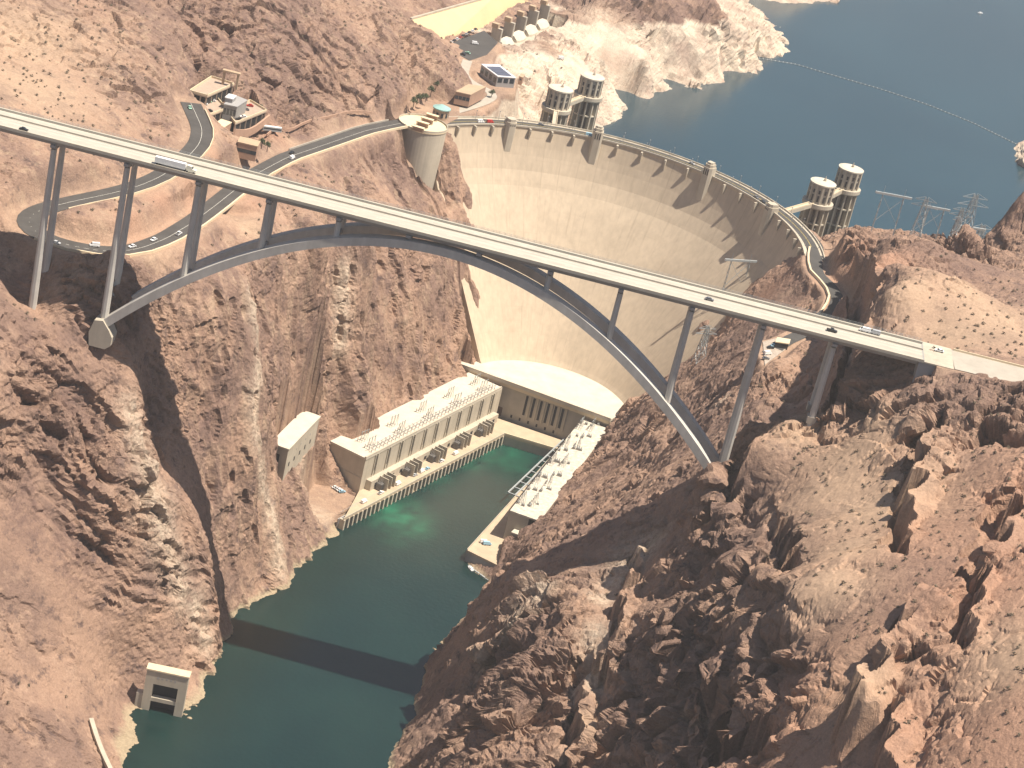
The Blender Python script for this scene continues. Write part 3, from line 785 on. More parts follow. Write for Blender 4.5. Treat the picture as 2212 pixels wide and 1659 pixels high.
def rock_material():
    m = bpy.data.materials.new('desert_rock'); m.use_nodes = True
    t = m.node_tree; b = t.nodes['Principled BSDF']; N = t.nodes.new; L = t.links.new
    b.inputs['Roughness'].default_value = 0.95; b.inputs['Specular IOR Level'].default_value = 0.15
    geo = N('ShaderNodeNewGeometry')
    def attr(n):
        a = N('ShaderNodeAttribute'); a.attribute_name = n; return a.outputs['Fac']
    def noise(sc, det=6, vec=None, ro=0.6):
        n = N('ShaderNodeTexNoise'); n.inputs['Scale'].default_value = sc; n.inputs['Detail'].default_value = det; n.inputs['Roughness'].default_value = ro
        L(vec or geo.outputs['Position'], n.inputs['Vector']); return n.outputs['Fac']
    def rng_(v, a, b_, c=0.0, d=1.0):
        q = N('ShaderNodeMapRange'); q.inputs['From Min'].default_value = a; q.inputs['From Max'].default_value = b_
        q.inputs['To Min'].default_value = c; q.inputs['To Max'].default_value = d; L(v, q.inputs['Value']); return q.outputs['Result']
    def mix(a, c, f, mode='MIX'):
        q = N('ShaderNodeMix'); q.data_type = 'RGBA'; q.blend_type = mode
        if isinstance(a, tuple): q.inputs['A'].default_value = (*a, 1)
        else: L(a, q.inputs['A'])
        if isinstance(c, tuple): q.inputs['B'].default_value = (*c, 1)
        else: L(c, q.inputs['B'])
        if isinstance(f, float): q.inputs['Factor'].default_value = f
        else: L(f, q.inputs['Factor'])
        return q.outputs['Result']
    def math_(op, a, c=None):
        q = N('ShaderNodeMath'); q.operation = op
        for i, s in enumerate((a, c)):
            if s is None: continue
            if isinstance(s, float): q.inputs[i].default_value = s
            else: L(s, q.inputs[i])
        return q.outputs[0]
    col = mix((0.350, 0.228, 0.163), (0.235, 0.155, 0.120), rng_(noise(0.02, 6), 0.43, 0.57))
    col = mix(col, (0.40, 0.27, 0.195), rng_(noise(0.055, 7, ro=0.68), 0.53, 0.66))
    col = mix(col, (0.120, 0.082, 0.072), rng_(noise(0.10, 8, ro=0.74), 0.545, 0.66))
    # vertical stains on the canyon wall
    mp = N('ShaderNodeMapping'); mp.inputs['Scale'].default_value = (0.16, 0.16, 0.018); L(geo.outputs['Position'], mp.inputs['Vector'])
    st = rng_(noise(1.0, 6, mp.outputs[0]), 0.52, 0.66)
    col = mix(col, (0.42, 0.30, 0.21), math_('MULTIPLY', math_('MULTIPLY', st, 0.65), attr('cliff')))
    mp2 = N('ShaderNodeMapping'); mp2.inputs['Scale'].default_value = (0.12, 0.12, 0.02); mp2.inputs['Location'].default_value = (31, 7, 3); L(geo.outputs['Position'], mp2.inputs['Vector'])
    st2 = rng_(noise(1.0, 6, mp2.outputs[0]), 0.54, 0.68)
    col = mix(col, (0.19, 0.125, 0.105), math_('MULTIPLY', math_('MULTIPLY', st2, 0.7), attr('cliff')))
    brk = rng_(noise(0.22, 6, ro=0.7), 0.35, 0.62)
    col = mix(col, (0.40, 0.235, 0.160), math_('MULTIPLY', attr('red'), 0.8))
    col = mix(col, (0.42, 0.30, 0.205), math_('MULTIPLY', attr('tan'), 0.7))
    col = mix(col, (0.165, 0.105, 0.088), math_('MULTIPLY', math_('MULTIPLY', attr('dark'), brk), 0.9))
    col = mix(col, (0.54, 0.44, 0.335), math_('MULTIPLY', math_('MULTIPLY', attr('pale'), rng_(noise(0.30, 6, ro=0.7), 0.3, 0.55)), 0.95))
    # mineral band left by the falling lake
    sep = N('ShaderNodeSeparateXYZ'); L(geo.outputs['Position'], sep.inputs[0])
    zz = math_('ADD', sep.outputs['Z'], rng_(noise(0.05, 4), 0.3, 0.7, -2.0, 2.0))
    ring = math_('MULTIPLY', rng_(zz, 174.0, 176.5, 1.0, 0.0), rng_(sep.outputs['Y'], 455.0, 500.0))
    ring = math_('MULTIPLY', ring, rng_(noise(0.06, 7, ro=0.7), 0.30, 0.56, 0.35, 1.0))
    ringc = mix((0.62, 0.525, 0.41), (0.46, 0.355, 0.28), rng_(noise(0.035, 6), 0.45, 0.65))
    col = mix(col, ringc, ring)
    # wet mark along the tail water
    wet = math_('MULTIPLY', rng_(zz, 1.0, 3.5, 1.0, 0.0), rng_(sep.outputs['Y'], 380.0, 400.0, 1.0, 0.0))
    col = mix(col, (0.40, 0.33, 0.22), math_('MULTIPLY', wet, 0.8))
    fine = rng_(noise(0.9, 5, ro=0.75), 0.3, 0.7, 0.78, 1.2)
    g = N('ShaderNodeCombineColor'); 
    for i in range(3): L(fine, g.inputs[i])
    col = mix(col, g.outputs[0], 1.0, 'MULTIPLY')
    L(col, b.inputs['Base Color'])
    # small relief below the mesh spacing
    n1 = noise(0.33, 8, ro=0.72)
    v = N('ShaderNodeTexVoronoi'); v.feature = 'DISTANCE_TO_EDGE'; v.inputs['Scale'].default_value = 0.30
    wv = N('ShaderNodeTexNoise'); wv.inputs['Scale'].default_value = 0.25; wv.inputs['Detail'].default_value = 4; L(geo.outputs['Position'], wv.inputs['Vector'])
    wm_ = N('ShaderNodeVectorMath'); wm_.operation = 'MULTIPLY_ADD'; wm_.inputs[1].default_value = (11, 11, 11); L(wv.outputs['Color'], wm_.inputs[0]); L(geo.outputs['Position'], wm_.inputs[2]); L(wm_.outputs[0], v.inputs['Vector'])
    hgt = math_('ADD', math_('MULTIPLY', n1, 2.4), math_('MULTIPLY', math_('MULTIPLY', rng_(v.outputs['Distance'], 0.0, 0.12), 0.7), attr('broken')))
    keep = rng_(attr('tan'), 0.0, 1.0, 1.0, 0.3)
    bp = N('ShaderNodeBump'); bp.inputs['Distance'].default_value = 1.0
    L(math_('MULTIPLY', keep, 0.65), bp.inputs['Strength']); L(hgt, bp.inputs['Height']); L(bp.outputs[0], b.inputs['Normal'])
    return m
M_ROCK = rock_material()
# footprints of the works (needed before the ground is linked)
def plan(*pts): return [tuple(at(*q)[:2]) for q in pts]
def norm2(v): v = np.array(v[:2], float); return v/np.linalg.norm(v)
def right_of(d): return np.array([d[1], -d[0]])
# Nevada wing: front line A-B, cliff on its left
NA, NB = at(776, 1058, 9)[:2], at(1066, 903, 9)[:2]
nd = norm2(NB-NA); nl = -right_of(nd)
NE0, NE1 = at(742, 1122, 8)[:2], at(1089.7, 938, 8)[:2]
# centre block: front line
CA, CB = at(987, 786, 35)[:2], at(1319, 907, 35)[:2]
cd_ = norm2(CB-CA); cn = right_of(cd_)          # towards the river
# Arizona wing
AR0, AR1 = at(1102, 1102, 28.5)[:2], at(1256, 906, 28.5)[:2]
ad_ = norm2(AR1-AR0); ar = right_of(ad_)        # towards the cliff
AE0, AE1, AE2 = at(1008.6, 1188, 8)[:2], at(1204, 972, 8)[:2], at(1072.9, 1219.7, 8)[:2]
press([NA-nd*1, NB+nd*8, NB+nd*8+nl*11, NA+nl*20-nd*1], 6)
press([NE0, NE1, NB, NA], 2)
press([CA+cn*6, CB+cn*6, CB-cn*14, CA-cn*6], 4)
press([NE1, NB, CA+cn*3, CB+cn*3, AE1], 2)
press([AR0, AR1, AR1+ar*17, AR0+ar*17], 6)
press([AE0, AE1, AR1, AR0, AE2], 1)
press([AR0+ar*18, AR0, at(1103.5, 1152.7, 16)[:2]-ad_*2, at(1103.5, 1152.7, 16)[:2]-ad_*2+ar*9], 5)
SPILL = [at(887, 42, 186), at(1072, -10, 186), at(1168, 6, 168), at(1062, 68, 168), at(950, 101, 172)]
press([q[:2] for q in SPILL], 156)
w0, w1 = at(1068, 92, 170)[:2], at(1172, 40, 170)[:2]
wd = norm2(w1-w0); wr = right_of(wd)
press([w0-wd*3-wr*3, w1+wd*3-wr*3, w1+wd*3+wr*21, w0-wd*3+wr*21], 160)
PORT = (at(303, 1531, 0)[:2], at(392, 1550, 0)[:2])
pd_ = norm2(PORT[1]-PORT[0]); pn = right_of(pd_)      # towards the camera
press([PORT[0]+pn*10+pd_*2, PORT[1]+pn*10-pd_*3, PORT[1]-pn*5-pd_*3, PORT[0]-pn*5+pd_*3], -2)
TER = [([(408, 198), (448, 209), (506, 183), (456, 167)], 216, 9), ([(452, 250), (490, 236), (470, 214), (420, 222)], 210, 7), ([(508, 268), (576, 240), (540, 218), (486, 240)], 206, 8)]
for q, z, h in TER: press([at(a, b_, z)[:2] for a, b_ in q], z-h)
q0, q1, q2 = at(586.4, 956.7, 60)[:2], at(623.5, 970, 60)[:2], at(690.9, 899.4, 60)[:2]
q3 = q0+(q2-q1)
_c = (q0+q1+q2+q3)/4
press([tuple(q0+(q0-_c)*0.1), tuple(q1+(q1-_c)*0.15), tuple(q2+(q2-_c)*0.1), tuple(q3+(q2-q3)*0.12), tuple(q3+(q0-q3)*0.12)], 40)
# the rock falls away round the round drum, most on the canyon side
vc = at(914, 268, 181)[:2]
_rx, _ry = PX-vc[0], PY-vc[1]; _rr = np.hypot(_rx, _ry); _th = np.degrees(np.arctan2(_ry, _rx)) % 360
_zm = np.interp(_th, [0, 20, 90, 150, 180, 270, 300, 340, 360], [126, 150, 181, 179, 174, 156, 143, 130, 126])-0.6*np.clip(_rr-17, 0, 20)
_m = (_rr < 27) & (PZ_ > _zm) & (_th > 186) & (_th < 350)
PZ_[_m] = _zm[_m]
# ------------------------------------------------------------------ drop what can never be seen, link the ground
_zc = 0.25*(PZ_[:-1, :-1]+PZ_[1:, :-1]+PZ_[:-1, 1:]+PZ_[1:, 1:])
_yc = YY[:-1, :-1]
keep = ((_yc < 470) & (_zc > -5)) | ((_yc >= 470) & (_zc > 118))
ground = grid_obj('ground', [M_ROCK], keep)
ground['kind'] = 'structure'

def water_mat(name, deep, alt, sc, bump, rough, plume=None):
    m = bpy.data.materials.new(name); m.use_nodes = True
    t = m.node_tree; b = t.nodes['Principled BSDF']; N = t.nodes.new; L = t.links.new
    geo = N('ShaderNodeNewGeometry')
    n = N('ShaderNodeTexNoise'); n.inputs['Scale'].default_value = sc; n.inputs['Detail'].default_value = 5
    L(geo.outputs['Position'], n.inputs['Vector'])
    mr = N('ShaderNodeMapRange'); mr.inputs['From Min'].default_value = 0.35; mr.inputs['From Max'].default_value = 0.65; L(n.outputs['Fac'], mr.inputs['Value'])
    mx = N('ShaderNodeMix'); mx.data_type = 'RGBA'; mx.inputs['A'].default_value = (*deep, 1); mx.inputs['B'].default_value = (*alt, 1); L(mr.outputs['Result'], mx.inputs['Factor'])
    out = mx.outputs['Result']
    if plume:
        a = N('ShaderNodeAttribute'); a.attribute_name = 'stir'
        m2 = N('ShaderNodeMix'); m2.data_type = 'RGBA'; L(out, m2.inputs['A']); m2.inputs['B'].default_value = (*plume, 1); L(a.outputs['Fac'], m2.inputs['Factor']); out = m2.outputs['Result']
    L(out, b.inputs['Base Color'])
    if plume:
        b.inputs['Subsurface Weight'].default_value = 0.9; b.inputs['Subsurface Radius'].default_value = (5.0, 8.0, 8.0); b.inputs['Subsurface Scale'].default_value = 1.0
    b.inputs['Roughness'].default_value = rough; b.inputs['IOR'].default_value = 1.33; b.inputs['Specular IOR Level'].default_value = 0.85
    w = N('ShaderNodeTexNoise'); w.inputs['Scale'].default_value = 0.35; w.inputs['Detail'].default_value = 4; L(geo.outputs['Position'], w.inputs['Vector'])
    bp = N('ShaderNodeBump'); bp.inputs['Strength'].default_value = bump; bp.inputs['Distance'].default_value = 0.5; L(w.outputs['Fac'], bp.inputs['Height']); L(bp.outputs[0], b.inputs['Normal'])
    return m
M_RIVER = water_mat('river_water', (0.007, 0.026, 0.025), (0.011, 0.034, 0.030), 0.018, 0.25, 0.18, plume=(0.02, 0.145, 0.085))
M_LAKE = water_mat('lake_water', (0.015, 0.044, 0.060), (0.019, 0.053, 0.070), 0.006, 0.2, 0.2)

# river: a fine sheet so that the stirred-up outflow can be carried as an attribute
rx = np.linspace(-260, 160, 106); ry = np.linspace(-420, 400, 206)
gx, gy = np.meshgrid(rx, ry)
me = bpy.data.meshes.new('river_water')
vs = np.c_[gx.ravel(), gy.ravel(), np.zeros(gx.size)]
ii = np.arange(gx.size).reshape(gx.shape)
fs = np.stack([ii[:-1, :-1], ii[:-1, 1:], ii[1:, 1:], ii[1:, :-1]], -1).reshape(-1, 4)
me.from_pydata(vs.tolist(), [], fs.tolist())
st = np.zeros(gx.shape)
for q in ((800, 1085, 9, 1.0), (830, 1100, 11, 1.0), (865, 1115, 12, 1.0), (900, 1135, 10, 0.7), (860, 1150, 10, 0.35), (1060, 985, 10, 0.5), (1100, 985, 14, 0.55), (1130, 1000, 10, 0.4), (940, 1030, 12, 0.3), (1020, 1000, 8, 0.5)):
    w = at(q[0], q[1], 0)
    st = np.maximum(st, q[3]*np.exp(-((gx-w[0])**2+((gy-w[1])*0.55)**2)/q[2]**2))
st *= np.clip(0.75+0.9*perlin(gx/7, gy/7, gx*0+0.5, 41), 0.1, 1.3)
a = me.attributes.new('stir', 'FLOAT', 'POINT'); a.data.foreach_set('value', st.ravel().astype(np.float32))
me.materials.append(M_RIVER)
o = bpy.data.objects.new('river_water', me); COL.objects.link(o); o['kind'] = 'structure'

# lake: follows the upstream face of the dam, its other edges end inside the hills
pts = [(-900, 760), (-90, 478)]
for k in range(-50, 82, 4):
    q = dpt(R(k), 151.5, 0); pts.append((q[0], q[1]))
pts += [(300, 400), (700, 430), (1600, 600), (2600, 3400), (2600, 5600), (-1200, 5600), (-1200, 1600)]
me = bpy.data.meshes.new('lake_water')
me.from_pydata([(x, y, LAKE) for x, y in pts], [], [tuple(range(len(pts)))])
me.materials.append(M_LAKE)
bm = bmesh.new(); bm.from_mesh(me); bmesh.ops.triangulate(bm, faces=bm.faces); bm.to_mesh(me); bm.free()
o = bpy.data.objects.new('lake_water', me); COL.objects.link(o); o['kind'] = 'structure'
# ------------------------------------------------------------------ the dam
A0, A1 = R(-58), R(87)
AXIS = R(12.7)
dam = thing('arch_dam', 'huge curved pale concrete dam holding back the blue lake, road along its crest', 'dam', (CD[0], CD[1]+140, 0))
angs = np.linspace(A0, A1, 88)
prof = [(157.0, 179), (157.0, 150), (157.4, 110), (157.6, 60), (157.6, 6)] + [(face_r(z), z) for z in (6, 20, 38, 48, 60, 70, 80, 90, 100, 110, 120, 130, 140, 150, 160, 166, 172, 177.2)] + [(143.1, 177.8), (143.1, 179)]
b = MB(); b.sweep([[dpt(a, r, z) for r, z in prof] for a in angs]); b.build('dam_wall', M_DAM, dam)
def ring(r0, r1, z0, z1, a0=A0, a1=A1, n=80):
    m = MB(); m.sweep([[dpt(a, r0, z0), dpt(a, r1, z0), dpt(a, r1, z1), dpt(a, r0, z1)] for a in np.linspace(a0, a1, n)]); return m
ring(145.8, 154.4, 179.0, 179.05).build('crest_roadway', M_ASPH, dam)
ring(143.1, 145.8, 179.0, 179.2).build('footpath', M_PALE, dam)
ring(154.4, 156.3, 179.0, 179.2).build('footpath', M_PALE, dam)
ring(142.7, 143.5, 179.2, 180.35).build('parapet', M_PALE, dam)
ring(156.3, 157.0, 179.2, 180.35).build('parapet', M_PALE, dam)
for rr in (149.95, 150.25):
    ring(rr, rr+0.14, 179.06, 179.07).build('centre_line', M_YEL, dam)
def local(ang, pts):
    """(tangential, inward, z) -> world at angle ang, inward measured from radius 143.1"""
    er = np.array([math.sin(ang), math.cos(ang)]); et = np.array([math.cos(ang), -math.sin(ang)])
    return [(*(CD+er*(143.1-d)+et*t), z) for t, d, z in pts]
# elevator and utility towers
for da, big in ((-43.5, 0), (-17.3, 1), (17.4, 1), (43.5, 0)):
    a = AXIS+R(da); w = 3.7
    pl = [(-w, -3.0), (w, -3.0), (w, 2.6), (w-1.4, 4.6), (-w+1.4, 4.6), (-w, 2.6)]
    m = MB()
    secs = [(154.0, 0.10), (155.2, 0.50), (157.0, 0.80), (159.5, 0.97), (162, 1.0), (186.0 if big else 183.0, 1.0)]
    m.sweep([local(a, [(t*(0.55+0.45*s), (d if d < 0 else d*s), z) for t, d in pl]) for z, s in secs])
    tw = m.build('elevator_tower', M_PALE, dam)
    m = MB(); zt = secs[-1][0]
    m.sweep([local(a, [(t*0.82, d*0.82, z) for t, d in pl]) for z in (zt-0.2, zt+2.2)])
    if big: m.sweep([local(a, [(t*0.6, d*0.6, z) for t, d in pl]) for z in (zt+2.0, zt+3.6)])
    m.build('tower_cap', M_PALE, tw)
    for t in (-1.6, 0, 1.6):
        m = MB(); m.sweep([local(a, [(t-0.35, 4.2, z), (t+0.35, 4.2, z), (t+0.35, 4.68, z), (t-0.35, 4.68, z)]) for z in (180.5, zt-1.2)])
        m.build('window_slot', M_DARK, tw)
# corbels under the footpath: long tapering fins
for da in (-61.5, -55.2, -49.2, -37.2, -30.5, -24, -11, -3.6, 3.8, 11, 24, 30.3, 37, 49.5, 56, 62.5, 69):
    a = AXIS+R(da); m = MB()
    m.sweep([local(a, [(-0.55*s-0.15, -2.0, z), (0.55*s+0.15, -2.0, z), (0.5*s+0.1, 3.1*s, z), (-0.5*s-0.1, 3.1*s, z)]) for z, s in ((163.0, 0.03), (168, 0.35), (174, 0.78), (177.2, 1.0), (179.0, 1.0))])
    m.build('corbel', M_PALE, dam)
for k, da in enumerate(np.arange(-52, 72, 7.0)):
    for rr in (145.5, 154.8):
        q = dpt(AXIS+R(da), rr, 179.2); m = MB()
        m.cyl((q[0], q[1], 179.2), 0.16, 0.1, 6.0, 6); m.box((q[0], q[1], 185.1), (0.7, 0.7, 0.6)); m.build('lamp_post', M_GREYC, dam)

# ------------------------------------------------------------------ intake towers
def intake_tower(label):
    t = thing('intake_tower', label, 'intake tower', (0, 0, 0), 0, 'intake towers in the lake')
    m = MB(); m.cyl((0, 0, 60), 6.3, 6.3, 117, 24); m.build('shaft', mat_intake_dark, t)
    fm = MB(); fm.hexa([(5.5, -0.75, 60), (11.2, -0.6, 60), (11.2, 0.6, 60), (5.5, 0.75, 60)], [(5.5, -0.75, 176.2), (9.9, -0.5, 176.2), (9.9, 0.5, 176.2), (5.5, 0.75, 176.2)])
    me = fm.mesh('fin', M_PALE)
    for k in range(12): put(me, 'fin', t, (0, 0, 0), k*math.pi/6+0.1)
    for z in (138, 151, 164):
        m = MB(); m.strip([[(r*math.cos(k*math.pi/18), r*math.sin(k*math.pi/18), zz) for k in range(36)] for r, zz in ((7.0, z), (9.4, z), (9.4, z+0.9), (7.0, z+0.9), (7.0, z))], close=True)
        m.build('strut_ring', M_PALE, t)
    m = MB(); m.cyl((0, 0, 176), 10.6, 11.2, 1.0, 36); m.cyl((0, 0, 177), 11.2, 11.2, 2.6, 36); m.build('balcony', M_PALE, t)
    m = MB(); m.cyl((0, 0, 179.6), 8.3, 8.3, 13.4, 36); d = m.build('drum', M_CONC, t)
    pm = MB(); pm.box((8.55, 0, 179.6), (1.3, 1.5, 13.4)); me = pm.mesh('pilaster', M_PALE)
    for k in range(12): put(me, 'pilaster', d, (0, 0, 0), k*math.pi/6+0.1)
    wm = MB(); wm.box((8.28, 0, 181.0), (0.5, 1.3, 4.6)); wm.box((8.28, 0, 187.0), (0.5, 1.3, 2.6)); me = wm.mesh('window', M_DARK)
    for k in range(12): put(me, 'window', d, (0, 0, 0), k*math.pi/6+math.pi/12+0.1)
    m = MB(); m.cyl((0, 0, 193), 9.4, 9.4, 1.0, 36); m.cyl((0, 0, 194), 9.0, 7.2, 0.7, 36); m.build('roof', M_ROOF, t)
    m = MB(); m.cyl((0.8, 1.0, 194.6), 1.0, 1.0, 1.6, 10); m.cyl((0.8, 1.0, 196.2), 0.5, 0.1, 2.2, 8); m.build('finial', M_PALE, t)
    return t
mat_intake_dark = mat('intake_screen', (0.14, 0.11, 0.09), 0.9, 0.2, 0.2)
IT = [(at(1212.4, 189.0, 194.5), 'pale ribbed intake tower nearer the dam on the left, in front of the bleached shore'),
      (at(1281.0, 163.0, 194.5), 'pale ribbed intake tower farther out on the left, beside the bleached shore'),
      (at(1779.6, 391.8, 194.5), 'pale ribbed intake tower on the right joined straight to the dam crest by a footbridge'),
      (at(1839.7, 361.8, 194.5), 'outermost pale ribbed intake tower on the right, standing in open blue water')]
it0 = intake_tower(IT[0][1])
for i, (q, lb) in enumerate(IT):
    o = it0 if i == 0 else copy_tree(it0)
    o.location = (q[0], q[1], 0); o['label'] = lb
def footbridge(p, q, z, label):
    p = np.array(p[:2]); q = np.array(q[:2]); d = (q-p)/np.linalg.norm(q-p)
    t = thing('footbridge', label, 'footbridge', (p[0], p[1], z), 0, 'footbridges to the intake towers')
    m = MB(); m.bar((*p, z-1.6), (*q, z-1.6), 3.4, 2.6); m.build('deck', M_PALE, t)
    n = np.array([-d[1], d[0]])
    for s in (-1.55, 1.55):
        m = MB(); m.bar((*(p+n*s), z+0.2), (*(q+n*s), z+0.2), 0.3, 1.0); m.build('railing', M_CREAM, t)
def toward(p, q, r): p = np.array(p[:2]); q = np.array(q[:2]); return p+(q-p)*r/np.linalg.norm(q-p)
c1 = dpt(AXIS+R(-29), 156.3, 0); c2 = dpt(AXIS+R(42.6), 156.3, 0)
footbridge(c1, toward(IT[0][0], c1, 9), 179.4, 'short narrow footbridge from the dam crest to the nearer left intake tower')
footbridge(toward(IT[0][0], IT[1][0], 9), toward(IT[1][0], IT[0][0], 9), 179.4, 'footbridge between the two left intake towers')
footbridge(c2, toward(IT[2][0], c2, 9), 179.4, 'longest footbridge, from the dam crest to the nearer right intake tower')
footbridge(toward(IT[2][0], IT[3][0], 9), toward(IT[3][0], IT[2][0], 9), 179.4, 'footbridge between the two right intake towers')
# ------------------------------------------------------------------ the arch bridge
br = thing('arch_bridge', 'long slender concrete arch highway bridge spanning the canyon in front of the dam', 'bridge', (0, 0, 0))
XL, XR, ZD = -300.0, 241.0, 270.3
m = MB(); m.prism([(XL, -13.4), (XR, -13.4), (XR, 13.4), (XL, 13.4)], 269.6, ZD); m.build('deck', M_DECK, br)
m = MB(); m.prism([(XL, -13.4), (XR, -13.4), (XR, -12.95), (XL, -12.95)], ZD, 271.15); m.build('parapet', M_PALE, br)
m = MB(); m.prism([(XL, 1.3), (XR, 1.3), (XR, 1.9), (XL, 1.9)], ZD, 271.15); m.build('median_barrier', M_CONC, br)
m = MB(); m.prism([(XL, 9.3), (XR, 9.3), (XR, 9.8), (XL, 9.8)], ZD, 271.5); m.build('walkway_barrier', M_DECK, br)
m = MB(); m.prism([(XL, 9.8), (XR, 9.8), (XR, 13.0), (XL, 13.0)], ZD, ZD+0.25); m.build('walkway', M_DECKL, br)
m = MB()
for k in range(int((XR-XL)/3)+1): m.box((XL+3*k, 13.15, ZD), (0.12, 0.12, 1.5))
for z in (270.7, 271.15, 271.75): m.bar((XL, 13.15, z), (XR, 13.15, z), 0.09)
o = m.build('walkway_railing', M_GALV, br); o['kind'] = 'stuff'
m = MB()
for y in (-12.2, -1.0, 3.0, 8.8): m.prism([(XL, y-0.1), (XR, y-0.1), (XR, y+0.1), (XL, y+0.1)], ZD, ZD+0.006)
m.build('edge_line', M_LINE, br)
m = MB()
for y in (-6.6, 5.9):
    for k in range(int((XR-XL)/12)): m.prism([(XL+12*k, y-0.08), (XL+12*k+3, y-0.08), (XL+12*k+3, y+0.08), (XL+12*k, y+0.08)], ZD, ZD+0.006)
m.build('lane_dash', M_LINE, br)
m = MB()
for y0, y1 in ((-11.3, -9.2), (-5.6, -3.4), (3.4, 4.8), (6.7, 8.1)): m.prism([(XL, y0), (XR, y0), (XR, y1), (XL, y1)], ZD, ZD+0.003)
m.build('tyre_track', M_DECKL, br)
for y in (-8.0, 8.0):
    m = MB(); m.sweep([[(x, y-3.3, 269.6), (x, y+3.3, 269.6), (x, y+2.3, 266.9), (x, y-2.3, 266.9)] for x in (XL, XR)]); m.build('box_girder', M_STEEL, br)
PIERS = [(-271, 232), (-235, 208), (-199.6, 176.5), (-161.9, 176), (-125.2, 0), (-89.2, 0), (-53.4, 0), (-17.9, 0), (17.9, 0), (54.0, 0), (90.0, 0), (126.0, 0), (161.9, 176), (197.6, 226)]
def ribz(x): return 261-84*(x/160.0)**2
def top_z(x):
    s = 2*84*x/160.0**2
    return ribz(x)+4.27*math.sqrt(1+s*s)
def oct_(x, y, z, wx, wy):
    c = 0.9*min(wx, wy)/3
    return [(x-wx/2+c, y-wy/2, z), (x+wx/2-c, y-wy/2, z), (x+wx/2, y-wy/2+c, z), (x+wx/2, y+wy/2-c, z), (x+wx/2-c, y+wy/2, z), (x-wx/2+c, y+wy/2, z), (x-wx/2, y+wy/2-c, z), (x-wx/2, y-wy/2+c, z)]
for x, zb in PIERS:
    m = MB(); m.sweep([[(x-w, y, 263.9+k), (x+w, y, 263.9+k), (x+w, y, 266.9), (x-w, y, 266.9)] for y, w, k in ((-11.4, 1.25, 1.6), (-8, 1.25, 0), (8, 1.25, 0), (11.4, 1.25, 1.6))]); m.build('pier_cap', M_GREYC, br)
    z0 = zb or top_z(x)-0.9
    tall = 264.0-z0
    if tall < 1.0: continue
    for y in (-8.0, 7.0):
        m = MB(); wt, wb = 2.7, 2.7+min(1.2, tall*0.014)
        m.sweep([oct_(x, y, z0-6*(zb > 0), wb, wb+0.5), oct_(x, y, 264.0, wt, wt+0.3)])
        m.build('column', M_RIB, br)
    if zb and abs(x) > 170 and x != 0:
        for y in (-7.5, 7.5):
            m = MB(); m.box((x, y, zb-4), (4.6, 5.0, 3.6)); m.build('footing', M_CONC, br)
xs = np.linspace(-160.5, 160.5, 61)
for y in (-9.0, 9.0):
    m = MB(); sec = []
    for x in xs:
        s = -2*84*x/160.0**2; nx, nz = -s/math.hypot(1, s), 1/math.hypot(1, s)
        zl = ribz(x)
        sec.append([(x, y-3, zl), (x, y+3, zl), (x+nx*4.27, y+3, zl+nz*4.27), (x+nx*4.27, y-3, zl+nz*4.27)])
    m.sweep(sec); m.build('arch_rib', M_RIB, br)
for x, zb in PIERS[3:13]:
    if abs(x) > 150: continue
    zc = ribz(x)+2.4
    m = MB(); m.bar((x, -6, zc), (x, 6, zc), 2.0, 2.6); m.build('cross_strut', M_STEEL, br)
for s in (-1, 1):
    for y0 in (-13.3, 4.0):
        pl = [(-165.5, 181.0), (-161.0, 181.8), (-157.3, 177.2), (-155.2, 173.6), (-155.4, 169.0), (-158, 166.5), (-166.5, 166.5), (-167.5, 174)]
        m = MB(); m.hexa([(-s*x, y0, z) for x, z in pl], [(-s*x, y0+9.3, z) for x, z in pl]); m.build('skewback', M_PALE, br)
m = MB(); m.hexa([(239.0, -12.6, 240), (256, -12.6, 262), (256, 12.6, 262), (239.0, 12.6, 240)], [(239.0, -12.6, 269.5), (262, -12.6, 269.5), (262, 12.6, 269.5), (239.0, 12.6, 269.5)]); m.build('abutment', M_GREYC, br)
m = MB(); m.prism([(241.05, -13.4), (256, -13.4), (256, 13.4), (241.05, 13.4)], 269.6, ZD); m.build('approach_slab', M_PALE, br)
m = MB(); m.prism([(240.6, -13.4), (241.4, -13.4), (241.4, 13.4), (240.6, 13.4)], ZD, ZD+0.02); m.build('expansion_joint', M_STEEL, br)
m = MB(); m.prism([(-316, -12.6), (-297, -12.6), (-297, 12.6), (-316, 12.6)], 240, 269.5); m.build('abutment', M_GREYC, br)

def road(name, pl, w, ma, dz=0.0, z=0.0):
    pl = np.array(pl); m = MB(); rows = []
    for i, q in enumerate(pl):
        d = pl[min(i+1, len(pl)-1)]-pl[max(i-1, 0)]; n = np.array([-d[1], d[0], 0]); n /= np.linalg.norm(n)
        rows.append((q+n*w/2+(0, 0, dz), q-n*w/2+(0, 0, dz)))
    m.strip(rows); o = m.build(name, ma); o['kind'] = 'structure'
    return o
def offset_line(pl, off):
    out = []
    for i, q in enumerate(pl):
        d = pl[min(i+1, len(pl)-1)]-pl[max(i-1, 0)]; n = np.array([-d[1], d[0], 0]); n /= np.linalg.norm(n)
        out.append(q+n*off)
    return out
def wall_along(pl, w, h, name, label, ma, cat='wall', step=1, gap=0.0, part='wall_block'):
    pl = list(pl)[::step]
    t = thing(name, label, cat, tuple(np.array(pl[0])))
    for a, b_ in zip(pl[:-1], pl[1:]):
        a = np.array(a); b_ = np.array(b_); d = (b_-a)/np.linalg.norm(b_-a)
        m = MB(); m.bar(a+(0, 0, h/2-0.3)+d*gap, b_+(0, 0, h/2-0.3)-d*gap, w, h+0.6); m.build(part, ma, t)
    return t
M_ROAD = mat('weathered_asphalt', (0.075, 0.070, 0.065), 0.9, 0.18, 0.1)
M_APPR = mat('approach_pavement', (0.40, 0.36, 0.30), 0.9, 0.1, 0.15)
